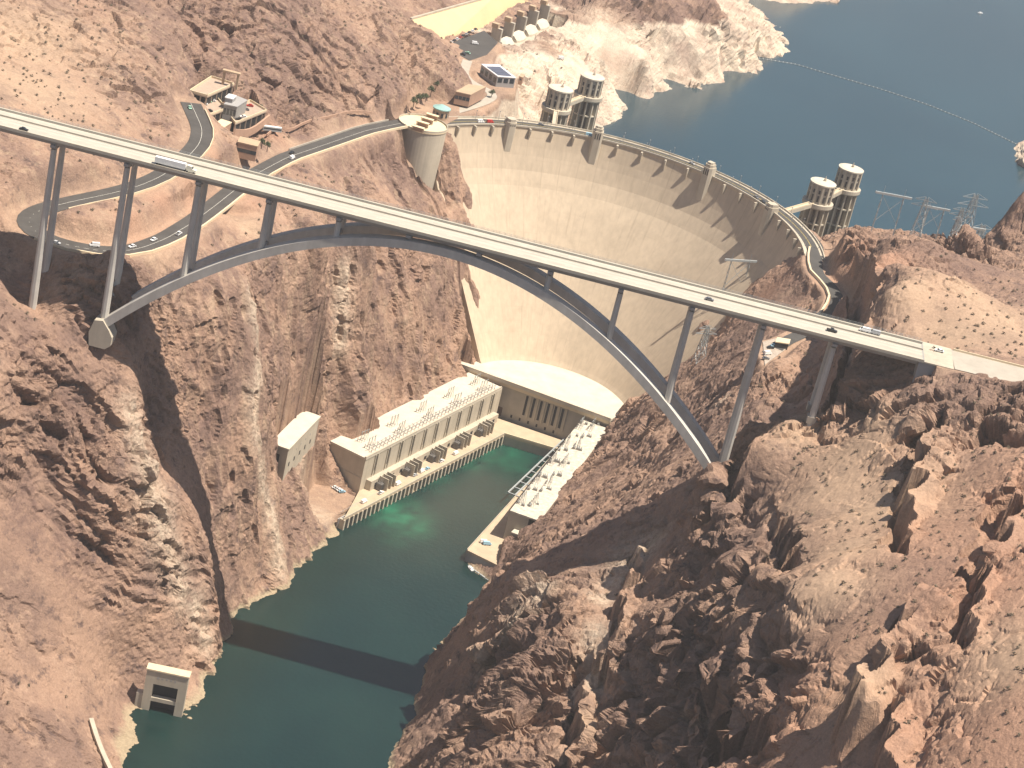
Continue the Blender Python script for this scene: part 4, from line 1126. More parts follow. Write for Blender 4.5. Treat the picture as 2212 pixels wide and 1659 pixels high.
ap = [(256.02, -0.3, 270.29)]+[tuple(q) for q in APPR if q[0] > 258]
road('approach_road', ap, 25, M_APPR, 0.0)
wall_along([(x, 11.9, 270.3+0.004*(x-256)) for x in range(257, 400, 12)], 0.5, 1.0, 'road_barrier', 'long low cream concrete barrier along the far edge of the approach road at right', M_CREAM)
# old highway and other roads
road('highway', HWY, 13.0, M_ROAD)
for off in (-0.25, 0.25):
    pass
m = MB(); rows = [(a, b_) for a, b_ in zip(offset_line(HWY+np.array([0, 0, 0.012]), 0.09), offset_line(HWY+np.array([0, 0, 0.012]), -0.09))]
m.strip(rows); o = m.build('centre_line', M_LINE); o['kind'] = 'structure'
wall_along(offset_line(HWY[5:33], -7.0), 0.6, 1.0, 'guard_wall', 'pale guard wall on the hill side of the lower highway leg leading to the dam', M_CONC, step=3)
wall_along(offset_line(HWY[4:92], 7.0), 0.9, 1.1, 'guard_wall', 'long guard wall round the outside of the highway hairpin', M_CREAM, step=3)
wall_along(offset_line(HWY[100:], -7.0), 0.5, 0.9, 'guard_wall', 'short guard wall beside the upper highway bend below the parking garage', M_CREAM, step=3)
road('crest_approach_road', AZRD, 8.5, M_ASPH)
wall_along(offset_line(AZRD[7:-8], -5.6), 1.3, 1.6, 'stone_parapet', 'winding cream stone parapet along the canyon edge beyond the right end of the dam', M_CREAM, step=3, gap=0.12)
road('spillway_road', SPRD, 7.5, M_APPR)
# ------------------------------------------------------------------ power plant
def v3(p, z): return (p[0], p[1], z)
def quad_prism(m, a, b, side, w, z0, z1):
    """prism on the line a-b, extending w to the given side"""
    return m.prism([tuple(a), tuple(b), tuple(b+side*w), tuple(a+side*w)], z0, z1)
def facing(m, p, d, out, t, w, z0, z1, depth):
    """thin block on a wall: at distance t along d from p, w wide, standing out by depth"""
    a = p+d*(t-w/2); b = p+d*(t+w/2)
    return m.prism([tuple(a-out*0.3), tuple(b-out*0.3), tuple(b+out*depth), tuple(a+out*depth)], z0, z1)
NL = float(np.linalg.norm(NB-NA))
nv_w = thing('powerhouse_wing', 'long Nevada wing of the powerhouse at the foot of the left cliff, tall window slots', 'powerhouse', v3(NA, 8))
m = MB(); quad_prism(m, NA, NB+nd*3, nl, 27, 4, 30.6); m.build('wall', M_PALE, nv_w)
m = MB(); quad_prism(m, NA-nd*0.5-nl*0.5, NB+nd*2.6, nl, 28, 30.6, 32.0); m.build('roof', M_ROOF, nv_w)
m = MB(); quad_prism(m, NA-nd*0.5-nl*0.5, NB+nd*2, nl, 1.2, 32.0, 32.9); m.build('roof_parapet', M_PALE, nv_w)
bs = MB(); bs.cyl((0, 0, 0), 0.22, 0.16, 3.2, 6); bs.box((0, 0, 3.2), (1.6, 0.3, 0.3)); bs_me = bs.mesh('bus_support', M_GREYC)
for k in range(34):
    for row in (2.0, 4.4):
        p = NA+nd*(8+k*(NL-14)/33+row*0.4)+nl*row
        put(bs_me, 'bus_support', nv_w, (p[0]-NA[0], p[1]-NA[1], 32.0-8.0), math.atan2(nd[1], nd[0])+(1.57 if k % 3 else 0))
for row in (2.0, 4.4):
    m = MB(); m.bar((*(NA+nd*8+nl*row), 35.4), (*(NB-nd*6+nl*row), 35.4), 0.22); m.build('busbar', M_GREYC, nv_w)
n_s = 11; t0 = 13.0; dt = (NL-22)/(n_s-1)
wm = None
for k in range(n_s):
    t = t0+k*dt
    m = MB(); facing(m, NA, nd, -nl, t, 1.5, 18.5, 29.2, 0.08); m.build('window_slot', M_DARK, nv_w)
    for s in (-1.5, 1.5):
        m = MB(); facing(m, NA, nd, -nl, t+s, 0.7, 16.0, 30.6, 0.7); m.build('pilaster', M_PALE, nv_w)
m = MB(); quad_prism(m, NA+nd*6, NB-nd*2, -nl, 4.2, 6, 14.6); m.build('lower_block', M_PALE, nv_w)
for k in range(16):
    m = MB(); facing(m, NA-nl*4.2, nd, -nl, 12+k*(NL-20)/15, 3.0, 9.6, 12.2, 0.06); m.build('lower_window', M_DARK, nv_w)
m = MB(); facing(m, NA, nl, -nd, 13, 26, 17.0, 17.6, 0.25); m.build('end_wall_ledge', M_CONC, nv_w)

yd = thing('river_deck', 'narrow tan concrete deck along the Nevada powerhouse wing with stub piers in the water', 'deck', v3(NE0, 0))
m = MB(); m.prism([tuple(NE0), tuple(NE1), tuple(NB+nd*4), tuple(NA-nl*0.0)], 6.6, 8.0); m.build('slab', M_DECKT, yd)
ed = norm2(NE1-NE0); en = right_of(ed); EL = float(np.linalg.norm(NE1-NE0))
m = MB(); quad_prism(m, NE0, NE1, -en, 0.4, 8.0, 8.9); m.build('kerb', M_PALE, yd)
m = MB(); quad_prism(m, NE0-en*3.2, NE1-en*3.2, -en, 1.0, -4, 6.6); m.build('back_wall', M_GREYC, yd)
for k in range(40):
    p = NE0+ed*(1.5+k*(EL-3)/39); m = MB(); m.prism([tuple(p-ed*0.75-en*3.4), tuple(p+ed*0.75-en*3.4), tuple(p+ed*0.75+en*0.5), tuple(p-ed*0.75+en*0.5)], -3, 7.0); m.build('stub_pier', M_PALE, yd)
m = MB(); quad_prism(m, NE0+ed*6-en*6.5, NE1-ed*10-en*6.5, -en, 0.25, 8.0, 8.05); m.build('crane_rail', M_GREYC, yd)

CL = float(np.linalg.norm(CB-CA))
cw = thing('powerhouse_centre', 'central powerhouse block at the foot of the dam, broad cream roof, shaded front', 'powerhouse', v3(CA, 8))
back = []
for k in range(-62, 68, 6):
    a = R(k); back.append(tuple(dpt(a, 70, 0)[:2]))
m = MB(); m.prism([tuple(CA+cd_*0.0), tuple(CB)]+back[::-1], 33.4, 35.2); m.build('roof', M_ROOF, cw)
m = MB(); quad_prism(m, CA-cn*0.6, CB-cn*0.6, -cn, 3.0, 31.0, 33.4); m.build('cornice', M_CREAM, cw)
m = MB(); quad_prism(m, CA, CB, -cn, 0.8, 35.2, 36.0); m.build('roof_parapet', M_PALE, cw)
m = MB(); quad_prism(m, CA-cn*2.2, CB-cn*2.2, -cn, 18, 2, 33.4); m.build('wall', M_CONC, cw)
wf = CA-cn*2.2
for k in range(6):
    t = CL*0.47+k*5.4
    m = MB(); facing(m, wf, cd_, cn, t, 1.7, 14.5, 29.5, 0.08); m.build('window_slot', M_DARK, cw)
    m = MB(); facing(m, wf, cd_, cn, t+2.7, 1.1, 13.5, 30.4, 0.7); m.build('pilaster', M_PALE, cw)
for k in range(6):
    m = MB(); facing(m, wf, cd_, cn, CL*0.40+k*6.4, 1.3, 9.4, 11.6, 0.08); m.build('small_window', M_DARK, cw)
m = MB(); facing(m, wf, cd_, cn, CL*0.315, 5.0, 8.0, 14.5, 0.1); m.build('door', mat('brown_door', (0.13, 0.085, 0.06)), cw)
m = MB(); m.prism([tuple(NE1), tuple(AE1), tuple(CB+cn*1), tuple(NB+nd*4)], 6.4, 8.0); m.prism([tuple(NE1), tuple(AE1), tuple(AE1-norm2(cn)*-1.0), tuple(NE1-norm2(cn)*-1.0)], 8.0, 9.0)
m = MB(); m.prism([tuple(NE1), tuple(AE1), tuple(CB-cn*1), tuple(NB+nd*4)], 6.4, 8.0); m.build('front_deck', M_DECKT, cw)
m = MB(); d2 = norm2(AE1-NE1); quad_prism(m, NE1, AE1, -right_of(d2), 0.6, 8.0, 9.0); m.build('deck_parapet', M_CREAM, cw)
m = MB(); quad_prism(m, NE1-right_of(d2)*0.5, AE1-right_of(d2)*0.5, -right_of(d2), 1.0, -4, 6.4); m.build('quay_wall', M_CONC, cw)

AL = float(np.linalg.norm(AR1-AR0))
aw = thing('powerhouse_wing', 'long Arizona wing of the powerhouse at right, its roof crowded with grey switchgear', 'powerhouse', v3(AR0, 8))
m = MB(); quad_prism(m, AR0, AR1, ar, 13, 4, 27.4); m.build('wall', M_CONC, aw)
m = MB(); quad_prism(m, AR0-ad_*0.4, AR1, ar, 20, 27.4, 28.5); m.build('roof', M_ROOFG, aw)
for k in range(11):
    m = MB(); facing(m, AR0, ad_, -ar, 8+k*(AL-16)/10, 1.5, 15.5, 25.5, 0.08); m.build('window_slot', M_DARK, aw)
an0 = at(1103.5, 1152.7, 16)[:2]; 
m = MB(); m.prism([tuple(an0), tuple(an0+ar*5.5), tuple(AR0+ar*13), tuple(AR0+ar*5.5)], 6, 16.5); m.build('end_annex', M_CONC, aw)
m = MB(); m.prism([tuple(an0-ad_*0.3), tuple(an0+ar*7-ad_*0.3), tuple(AR0+ar*14), tuple(AR0+ar*5.5)], 16.5, 17.3); m.build('annex_roof', M_ROOF, aw)
dk = thing('river_deck', 'tan concrete deck beside the Arizona powerhouse wing, its end corner projecting over the water', 'deck', v3(AE0, 0))
m = MB(); m.prism([tuple(AE0), tuple(AE2), tuple(AR0+ar*10-ad_*6), tuple(AR1+ar*2), tuple(AE1)], 6.6, 8.0); m.build('slab', M_DECKT, dk)
e2 = norm2(AE1-AE0)
m = MB(); m.prism([tuple(AE0+e2*0.5), tuple(AE2), tuple(AE2+e2*30), tuple(AE0+e2*0.5+right_of(e2)*0.5+e2*30)], -4, 6.6); m.prism([tuple(AE0+e2*0.6+right_of(e2)*0.6), tuple(AE1+right_of(e2)*0.6), tuple(AE1+right_of(e2)*3), tuple(AE0+e2*0.6+right_of(e2)*3)], -4, 6.5)
o = m.build('quay_wall', M_GREYC, dk)
m = MB(); quad_prism(m, AE0, AE1, right_of(e2), 0.4, 8.0, 8.9); m.build('kerb', M_PALE, dk)

# overhead gantry track beside the Arizona deck
g0, g1 = at(1097, 1066, 8), at(1262, 896, 14)
gd = norm2(g1-g0); gr = right_of(gd); GL = float(np.linalg.norm((g1-g0)[:2]))
ga = thing('gantry_track', 'pale grey ladder-like gantry track cantilevered over the water beside the Arizona deck', 'gantry', tuple(g0))
for s in (0, 5.0):
    m = MB(); m.bar(v3(g0[:2]+gr*s, 8.6), v3(g1[:2]+gr*s, 8.6), 0.9, 1.0); m.build('rail_beam', M_GALV, ga)
for k in range(15):
    p = g0[:2]+gd*(0.5+k*(GL-1)/14); m = MB(); m.bar(v3(p, 8.5), v3(p+gr*11, 8.5), 0.8, 0.8); m.build('cross_beam', M_GALV, ga)
# transformers ---------------------------------------------------------------
M_TRF = mat('transformer_grey', (0.16, 0.15, 0.14), 0.6, 0.1, 0.8)
def transformer():
    t = thing('transformer', '', 'transformer', (0, 0, 0), 0, 'transformers along the Nevada deck')
    m = MB(); m.box((0, 0, 0), (2.4, 3.0, 3.6)); m.build('tank', M_TRF, t)
    rm = MB(); rm.box((0, 0, 0.4), (0.12, 3.4, 2.8)); me = rm.mesh('radiator_fin', M_TRF)
    for k in range(6): put(me, 'radiator_fin', t, (-1.3-0.0+k*0.52, 0, 0))
    bm_ = MB(); bm_.cyl((0, 0, 3.6), 0.22, 0.12, 2.2, 8); me = bm_.mesh('bushing', M_GREYC)
    for k in range(3): put(me, 'bushing', t, (0, -1.0+k, 0))
    m = MB(); m.box((2.0, -0.6, 0), (0.5, 6.0, 6.2)); m.build('fire_wall', M_PALE, t)
    return t
tp = transformer(); rz_n = math.atan2(nd[1], nd[0])
ordn = ['nearest', 'second', 'middle', 'fourth', 'farthest']
pos3 = ['left', 'middle', 'right']
for g, tt in enumerate((16, 48, 80, 112, 143)):
    for k in range(3):
        o = tp if (g == 0 and k == 0) else copy_tree(tp)
        p = NA-nl*7.2+nd*(tt*NL/172-3+k*4.4)
        o.location = (p[0], p[1], 8.0); o.rotation_euler = (0, 0, rz_n); o.scale = (1.15, 1.15, 1.35)
        o['label'] = 'dark grey transformer, %s of three in the %s group along the Nevada deck' % (pos3[k], ordn[g])
# take-off frames on the roofs --------------------------------------------------
def takeoff():
    t = thing('takeoff_frame', '', 'take-off frame', (0, 0, 0), 0, 'take-off frames on the powerhouse roofs')
    pm = MB(); pm.bar((0, -0.8, 0), (0, 0, 8.5), 0.2); pm.bar((0, 0.8, 0), (0, 0, 8.5), 0.2); me = pm.mesh('pole', M_GALV)
    for x in (-3.2, 0.0, 3.2): put(me, 'pole', t, (x, 0, 0))
    m = MB(); m.bar((-4.2, 0, 7.6), (4.2, 0, 7.6), 0.22); m.build('crossbeam', M_GALV, t)
    im = MB(); im.cyl((0, 0, 0), 0.3, 0.2, 2.6, 6); me = im.mesh('insulator', M_GREYC)
    for x in (-3.2, 0, 3.2): put(me, 'insulator', t, (x, 2.4, 0))
    return t
tf = takeoff(); first = True
for side, (p0, d_, s_, L_, z_, rz_) in (('Nevada', (NA, nd, nl, NL, 32.0, rz_n)), ('Arizona', (AR0, ad_, ar, AL, 28.5, math.atan2(ad_[1], ad_[0])))):
    n = 5
    for g in range(n):
        for row in range(2):
            o = tf if first else copy_tree(tf); first = False
            p = p0+d_*(14+g*(L_-28)/(n-1)+row*3.5)+s_*((6.0+row*8.0) if side == 'Nevada' else (3.5+row*7))
            o.location = (p[0], p[1], z_); o.rotation_euler = (0, 0, rz_+random.uniform(-.1, .1))
            o['label'] = 'grey take-off frame on %s roof, %s from river end, %s' % (side, ('first', 'second', 'third', 'fourth', 'fifth')[g], ('river side', 'cliff side')[row])
def switchgear():
    t = thing('switchgear_cabinet', '', 'switchgear', (0, 0, 0), 0, 'switchgear on the Arizona roof')
    m = MB(); m.box((0, 0, 0), (3.2, 1.8, 2.4)); m.build('cabinet', M_STEEL, t)
    bm_ = MB(); bm_.cyl((0, 0, 2.4), 0.25, 0.15, 2.6, 6); me = bm_.mesh('bushing', M_GALV)
    for x in (-1.1, 0, 1.1): put(me, 'bushing', t, (x, 0, 0))
    m = MB(); m.box((0.4, 0, 2.4), (1.4, 1.2, 0.4)); m.build('lid', M_GALV, t)
    return t
sg = switchgear()
for k in range(28):
    o = sg if k == 0 else copy_tree(sg)
    row = k % 4
    p = AR0+ad_*(10+(k//4)*(AL-18)/6+row*3+random.uniform(-3, 3))+ar*(1.4+row*3.6)
    o.location = (p[0], p[1], 28.5); o.rotation_euler = (0, 0, math.atan2(ad_[1], ad_[0])+(0.5 if row % 2 else 0)*math.pi)
    z_ = random.uniform(0.55, 0.9); o.scale = (z_*random.uniform(0.8, 1.5), z_, z_*random.uniform(0.7, 1.1))
    o['label'] = 'grey switchgear cabinet on Arizona roof, %s row, %s from the near end' % (('river-side', 'second', 'third', 'cliff-side')[row], ('first', 'second', 'third', 'fourth', 'fifth', 'sixth', 'seventh', 'eighth', 'ninth', 'tenth', 'eleventh')[k//4])

# ------------------------------------------------------------------ valve house on the canyon wall
q0, q1, q2 = at(586.4, 956.7, 60)[:2], at(623.5, 970, 60)[:2], at(690.9, 899.4, 60)[:2]
q3 = q0+(q2-q1)
press_done = True
vh = thing('valve_house', 'pale flat-roofed valve house perched on the left canyon wall above the river', 'building', v3(q1, 40))
m = MB(); m.prism([tuple(q0), tuple(q1), tuple(q2), tuple(q3)], 38, 59.2); m.build('wall', M_PALE, vh)
vd = norm2(q2-q1); vo = right_of(vd); ve = norm2(q1-q0); vp = right_of(ve); VL = float(np.linalg.norm(q2-q1)); VW = float(np.linalg.norm(q1-q0))
m = MB(); m.prism([tuple(q0-ve*.5+vp*.5), tuple(q1+ve*.5+vp*.5), tuple(q2+ve*.5-vp*.5), tuple(q3-ve*.5-vp*.5)], 59.2, 60.2); m.build('roof', M_ROOF, vh)
for k in range(5):
    m = MB(); facing(m, q1, vd, vo, VL*(0.12+0.17*k), 2.0, 45.6, 48.4, 0.08); m.build('window', M_DARK, vh)
for k in range(4):
    m = MB(); facing(m, q1, vd, vo, VL*(0.3+0.15*k), 0.9, 52.5, 53.8, 0.08); m.build('vent', M_GREYC, vh)
m = MB(); facing(m, q0, ve, vp, VW*0.42, 3.6, 48.0, 54.5, 0.08); m.build('door', M_DARK, vh)

# ------------------------------------------------------------------ tunnel outlet portal at the near left bank
po = thing('tunnel_portal', 'tall pale concrete portal frame standing in the water at the near left bank', 'portal', v3(PORT[0], 0))
PW = float(np.linalg.norm(PORT[1]-PORT[0]))
def pblk(t0, t1, z0, z1, d0, d1):
    m = MB(); a = PORT[0]+pd_*t0; b = PORT[0]+pd_*t1
    m.prism([tuple(a+pn*d0), tuple(b+pn*d0), tuple(b-pn*d1), tuple(a-pn*d1)], z0, z1); return m
pblk(0, 4.4, -4, 24.4, 0, 4.5).build('pillar', M_PALE, po)
pblk(PW-4.4, PW, -4, 24.4, 0, 4.5).build('pillar', M_PALE, po)
pblk(4.4, PW-4.4, 16.6, 24.4, 0.0, 4.5).build('lintel', M_PALE, po)
pblk(4.4, PW-4.4, 6.0, 8.2, -0.3, 3.2).build('crossbeam', M_PALE, po)
pblk(-0.4, PW+0.4, 24.4, 25.2, 0.4, 5.5).build('top_slab', M_CREAM, po)
pblk(4.0, PW-4.0, -4, 17.0, -4.6, 5.6).build('dark_mouth_panel', M_DARK, po)  # near-black panel standing in for the darkness inside the tunnel mouth
pblk(-3.4, 0, -4, 9.0, -0.6, 4.5).build('side_wall', M_CONC, po)
for k in range(5):
    pblk(6.4+k*(PW-12.8)/4-0.45, 6.4+k*(PW-12.8)/4+0.45, 20.0, 21.2, 0.06, 0).build('slot', M_GREYC, po)
f0, f1 = at(285, 1512, 10), at(370, 1535, 8)
wl = [at(196, 1556, 14), at(206, 1590, 12), at(218, 1625, 11), at(238, 1665, 10)]
wall_along(densify(wl, 6.0), 2.2, 1.6, 'bank_wall', 'pale concrete wall running down the near left bank towards the frame bottom', M_PALE, part='wall_block')
# ------------------------------------------------------------------ buildings at the Nevada end of the crest
vc = at(914, 268, 181)[:2]
dr = thing('observation_drum', 'big round pale concrete drum rising from the rock beside the left end of the dam', 'observation deck', v3(vc, 120))
m = MB(); m.cyl((*vc, 96), 16.6, 17.0, 84.0, 48); m.build('drum_wall', M_PALE, dr, smooth=False)
m = MB(); m.cyl((*vc, 180.0), 17.4, 17.4, 1.0, 48); m.build('deck', M_CREAM, dr)
m = MB(); m.strip([[(vc[0]+r*math.cos(k*math.pi/24), vc[1]+r*math.sin(k*math.pi/24), z) for k in range(48)] for r, z in ((17.4, 181), (17.4, 182.2), (17.0, 182.2), (17.0, 181))], close=True); m.build('parapet', M_PALE, dr)
def canopy():
    t = thing('shade_canopy', '', 'canopy', (0, 0, 0), 0, 'cream shade canopies on the round deck')
    m = MB(); m.box((0, 0, 3.4), (9.0, 3.4, 0.5)); m.build('roof', M_SHADE, t)
    pm = MB(); pm.box((0, 0, 0), (0.35, 0.35, 3.4)); me = pm.mesh('post', M_TAN)
    for a in (-3.9, 3.9):
        for b in (-1.2, 1.2): put(me, 'post', t, (a, b, 0))
    m = MB(); m.box((0, 1.5, 0), (8.0, 0.3, 3.2)); m.build('back_wall', M_ADOBE, t)
    return t
cp = canopy()
for k, (px, py, lb) in enumerate(((903, 276, 'cream shade canopy on the round deck, nearest the canyon'), (913, 266, 'cream shade canopy on the round deck, second from the canyon'), (923, 258, 'cream shade canopy on the round deck, third from the canyon'), (934, 250, 'cream shade canopy on the round deck, closest to the green round roof'))):
    o = cp if k == 0 else copy_tree(cp)
    q = at(px, py, 184); o.location = (q[0], q[1], 181.0); o.rotation_euler = (0, 0, R(-8)); o['label'] = lb
q = at(955, 232, 188)[:2]
rb = thing('visitor_building', 'tan round visitor building with pale green dome roof at the dam left end', 'building', v3(q, 180))
m = MB(); m.cyl((*q, 179), 5.6, 5.6, 8.2, 24); m.build('wall', M_TAN, rb)
m = MB(); m.cyl((*q, 187.2), 6.4, 6.4, 0.7, 24); m.cyl((*q, 187.9), 6.2, 1.5, 2.0, 24); m.build('roof', M_TEAL, rb)
for k in range(10):
    a = k*math.pi/5; m = MB(); m.box((q[0]+5.5*math.cos(a), q[1]+5.5*math.sin(a), 182), (0.5, 1.6, 3.2), -a); m.build('window', M_GLASS, rb)
def block(name, label, cat, quad, z0, z1, wm, rm, wins=(), roof_over=0.4, extra=None):
    """flat-roofed building on a plan quad (ccw); wins: (edge, count, w, z0, z1)"""
    Q = [np.array(p[:2], float) for p in quad]
    area = sum(Q[i][0]*Q[(i+1) % 4][1]-Q[(i+1) % 4][0]*Q[i][1] for i in range(4))
    t = thing(name, label, cat, (*Q[0], z0))
    m = MB(); m.prism([tuple(p) for p in Q], z0-3, z1); m.build('wall', wm, t)
    c = sum(Q)/4
    m = MB(); m.prism([tuple(p+(p-c)/np.linalg.norm(p-c)*roof_over) for p in Q], z1, z1+0.6); rf = m.build('roof', rm, t)
    for e, n, w, a, b in wins:
        p, r = Q[e], Q[(e+1) % 4]; d = norm2(r-p); out = right_of(d) if area > 0 else -right_of(d); L = np.linalg.norm(r-p)
        for k in range(n):
            m = MB(); facing(m, p, d, out, L*(k+0.5)/n, w, z0+a, z0+b, 0.06); m.build('window', M_GLASS, t)
    return t
M_SOLAR = glossy('dark_roof_panel', (0.10, 0.11, 0.15), 0.4)
tq = block('security_building', 'boxy building with a dark panelled roof standing alone above the pale shore', 'building', [at(1075, 166, 188), at(1113.7, 169, 188), at(1078, 141, 188), at(1040, 140, 188)], 181, 188, M_GREYC, M_WHITE, [(0, 3, 3.6, 2.5, 6.0), (3, 4, 4.0, 1.5, 5.5)])
Q = [at(1077, 163, 188.7)[:2], at(1107, 165.5, 188.7)[:2], at(1079, 144, 188.7)[:2], at(1050, 143.5, 188.7)[:2]]
for i in range(3):
    a = Q[0]+(Q[3]-Q[0])*(i/3+0.02); b_ = Q[0]+(Q[3]-Q[0])*((i+1)/3-0.02); c_ = Q[1]+(Q[2]-Q[1])*((i+1)/3-0.02); d_ = Q[1]+(Q[2]-Q[1])*(i/3+0.02)
    m = MB(); m.prism([tuple(a), tuple(d_), tuple(c_), tuple(b_)], 188.6, 188.9); m.build('roof_panel', M_SOLAR, tq)
block('exhibit_building', 'low tan-roofed building with a dark front wall beside the curving spur road', 'building', [at(985, 197, 191), at(1017, 204, 191), at(1050, 187, 191), at(1012, 182, 191)], 184.5, 190.4, M_ADOBE, M_TAN, [(0, 4, 2.4, 1.0, 3.6)])
block('pump_house', 'small brown hut with a flat roof on the bank above the drowned shore', 'hut', [at(1122, 163, 176), at(1130, 166, 176), at(1134, 160, 176), at(1126, 157, 176)], 172, 175, M_ADOBE, M_TAN, [(0, 1, 1.5, 0.5, 2)])
# parking garage terraces
M_PARK = mat('garage_concrete', (0.40, 0.31, 0.24), 0.9, 0.1, 0.3)
pg = thing('parking_garage', 'stepped tan parking garage of open terraces set into the hillside above the old highway', 'parking garage', tuple(at(450, 250, 200)))
def slab(quad, z0, z1, nm, ma): m = MB(); m.prism([tuple(np.array(p[:2])) for p in quad], z0, z1); return m.build(nm, ma, pg)
def terrace(quad, z, h):
    Q = [np.array(p[:2]) for p in quad]; c = sum(Q)/4
    slab(Q, z-0.8, z, 'deck_slab', M_PARK)
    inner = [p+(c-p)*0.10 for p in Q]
    slab(inner, z-h, z-0.8, 'dark_level_core', M_DARK)  # shade of the open parking levels, given as a near-black core
    for i in range(4):
        p, r = Q[i], Q[(i+1) % 4]; d = norm2(r-p); n = norm2(c-(p+r)/2)
        m = MB(); m.prism([tuple(p), tuple(r), tuple(r+n*0.5), tuple(p+n*0.5)], z, z+1.3); m.build('parapet', M_CREAM, pg)
        L = np.linalg.norm(r-p)
        for k in range(int(L/7)+1):
            w = p+d*min(L-0.6, 0.6+7*k)+n*0.8; m = MB(); m.box((w[0], w[1], z-h), (0.8, 0.8, h-0.8)); m.build('pillar', M_PARK, pg)
for q, z, h in TER: terrace([at(a, b_, z) for a, b_ in q], z, h)
block('stair_tower', 'dark blue-grey stair tower rising between the garage terraces, with a white roof panel', 'stair tower', [at(484, 226, 214), at(512, 232, 214), at(534, 218, 214), at(504, 206, 214)], 206, 214, M_STEEL, M_GREYC, [(0, 4, 1.6, 2, 6)])
block('roof_plant_room', 'white-roofed box standing highest among the garage terraces', 'plant room', [at(487, 208, 218), at(503, 212, 218), at(511, 205, 218), at(495, 201, 218)], 210, 217, M_GREYC, M_WHITE)
block('ticket_building', 'long low tan building along the lower edge of the parking garage', 'building', [at(514, 306, 209), at(556, 316, 209), at(562, 305, 209), at(520, 295, 209)], 202, 208.5, M_ADOBE, M_TAN, [(0, 6, 2.0, 1, 3.4)])
gs = at(500, 160, 224)
gt = thing('gate_frame', 'small tan concrete frame on the slope above the parking garage', 'frame', tuple(gs))
for s in (-4.5, 4.5): m = MB(); m.box((gs[0]+s, gs[1], gs[2]-9), (1.4, 1.4, 10)); m.build('post', M_TAN, gt)
m = MB(); m.box((gs[0], gs[1], gs[2]+1), (11.5, 3.2, 0.9)); m.build('lintel', M_TAN, gt)
wl_ = densify([at(*q) for q in ((575, 300, 192), (640, 272, 191), (720, 262, 188), (800, 258, 184))], 9.0)
for q in wl_: q[2] = float(base_h(q[0], q[1]))+0.4
wall_along(wl_, 0.7, 1.2, 'field_wall', 'thin pinkish wall curving round the sandy field left of the dam', M_ADOBE)
# ------------------------------------------------------------------ spillway
sp = thing('spillway', 'sloping golden concrete spillway basin at the top, beside the weir piers', 'spillway', tuple(SPILL[4]))
m = MB(); m.hexa([(p[0], p[1], 150) for p in SPILL], [tuple(p) for p in SPILL]); m.build('channel_floor', mat('golden_concrete', (0.62, 0.46, 0.26), 0.9, 0.07, 0.05), sp)
for a, b_ in ((0, 1), (3, 4)):
    m = MB(); m.bar(SPILL[a]+(0, 0, 0.6), SPILL[b_]+(0, 0, 0.6), 1.6, 1.6); m.build('channel_wall', M_PALE, sp)
WL = float(np.linalg.norm(w1-w0))
we = thing('spillway_weir', 'row of grey spillway piers with rounded pale drum gates between them', 'weir', v3(w0, 160))
m = MB(); m.prism([tuple(w0+wr*3), tuple(w1+wr*3), tuple(w1+wr*19), tuple(w0+wr*19)], 150, 166); m.build('apron', M_PALE, we)
for k in range(5):
    p = w0+wd*(k*WL/4); m = MB(); m.prism([tuple(p-wd*1.6-wr*4), tuple(p+wd*1.6-wr*4), tuple(p+wd*1.6+wr*4.5), tuple(p-wd*1.6+wr*4.5)], 150, 182.5); m.build('pier', M_CONC, we)
    m = MB(); m.prism([tuple(p-wd*2.4-wr*4.6), tuple(p+wd*2.4-wr*4.6), tuple(p+wd*2.4+wr*1), tuple(p-wd*2.4+wr*1)], 182.5, 186); m.build('pier_house', M_TAN, we)
    if k < 4:
        m = MB(); sec = []
        for u in np.linspace(0.12, 0.88, 7):
            c = w0+wd*((k+u)*WL/4); bulge = math.sin((u-0.12)/0.76*math.pi)**0.5
            sec.append([(*(c+wr*2), 150), (*(c+wr*2), 171+1.5*bulge), (*(c+wr*(5+2.0*bulge)), 171+1.0*bulge), (*(c+wr*(8+2.5*bulge)), 168), (*(c+wr*(9+2.5*bulge)), 150)])
        m.sweep(sec); m.build('drum_gate', M_ROOF, we)
lot = [at(*q) for q in ((958, 99, 180.3), (1046, 66, 180.3), (1076, 92, 180.3), (1052, 118, 180.3), (1014, 131, 180.3))]
m = MB(); m.prism([tuple(q[:2]) for q in lot], 176, 180.3); o = m.build('parking_lot', M_ROAD); o['kind'] = 'structure'
lot2 = [at(*q) for q in ((1648, 738, 180.75), (1686, 728, 180.75), (1700, 752, 180.75), (1652, 788, 180.75))]
m = MB(); m.prism([tuple(q[:2]) for q in lot2], 176, 180.75); o = m.build('gravel_lot', M_GRAVEL); o['kind'] = 'structure'
block('kiosk', 'cream-roofed kiosk at the head of the gravel lot below the bridge', 'kiosk', [at(1676, 738, 184.5), at(1704, 742, 184.5), at(1707, 733, 184.5), at(1680, 729, 184.5)], 180.8, 184, M_DARK, M_CREAM)
rw = [at(*q) for q in ((505, 292, 207), (520, 284, 206), (545, 272, 203), (580, 262, 200))]
for q in rw: q[2] = float(base_h(q[0], q[1]))+1.5
wall_along(densify(rw, 9.0), 1.2, 4.5, 'terrace_wall', 'reddish terrace wall stepping down below the lowest garage terrace', M_ADOBE)
block('maintenance_building', 'small flat-roofed building with pale roof beside the stair tower and parked cars', 'building', [at(462, 268, 206), at(484, 274, 206), at(500, 264, 206), at(478, 257, 206)], 199, 205.4, M_ADOBE, M_CREAM, [(0, 4, 1.5, 1, 4)])
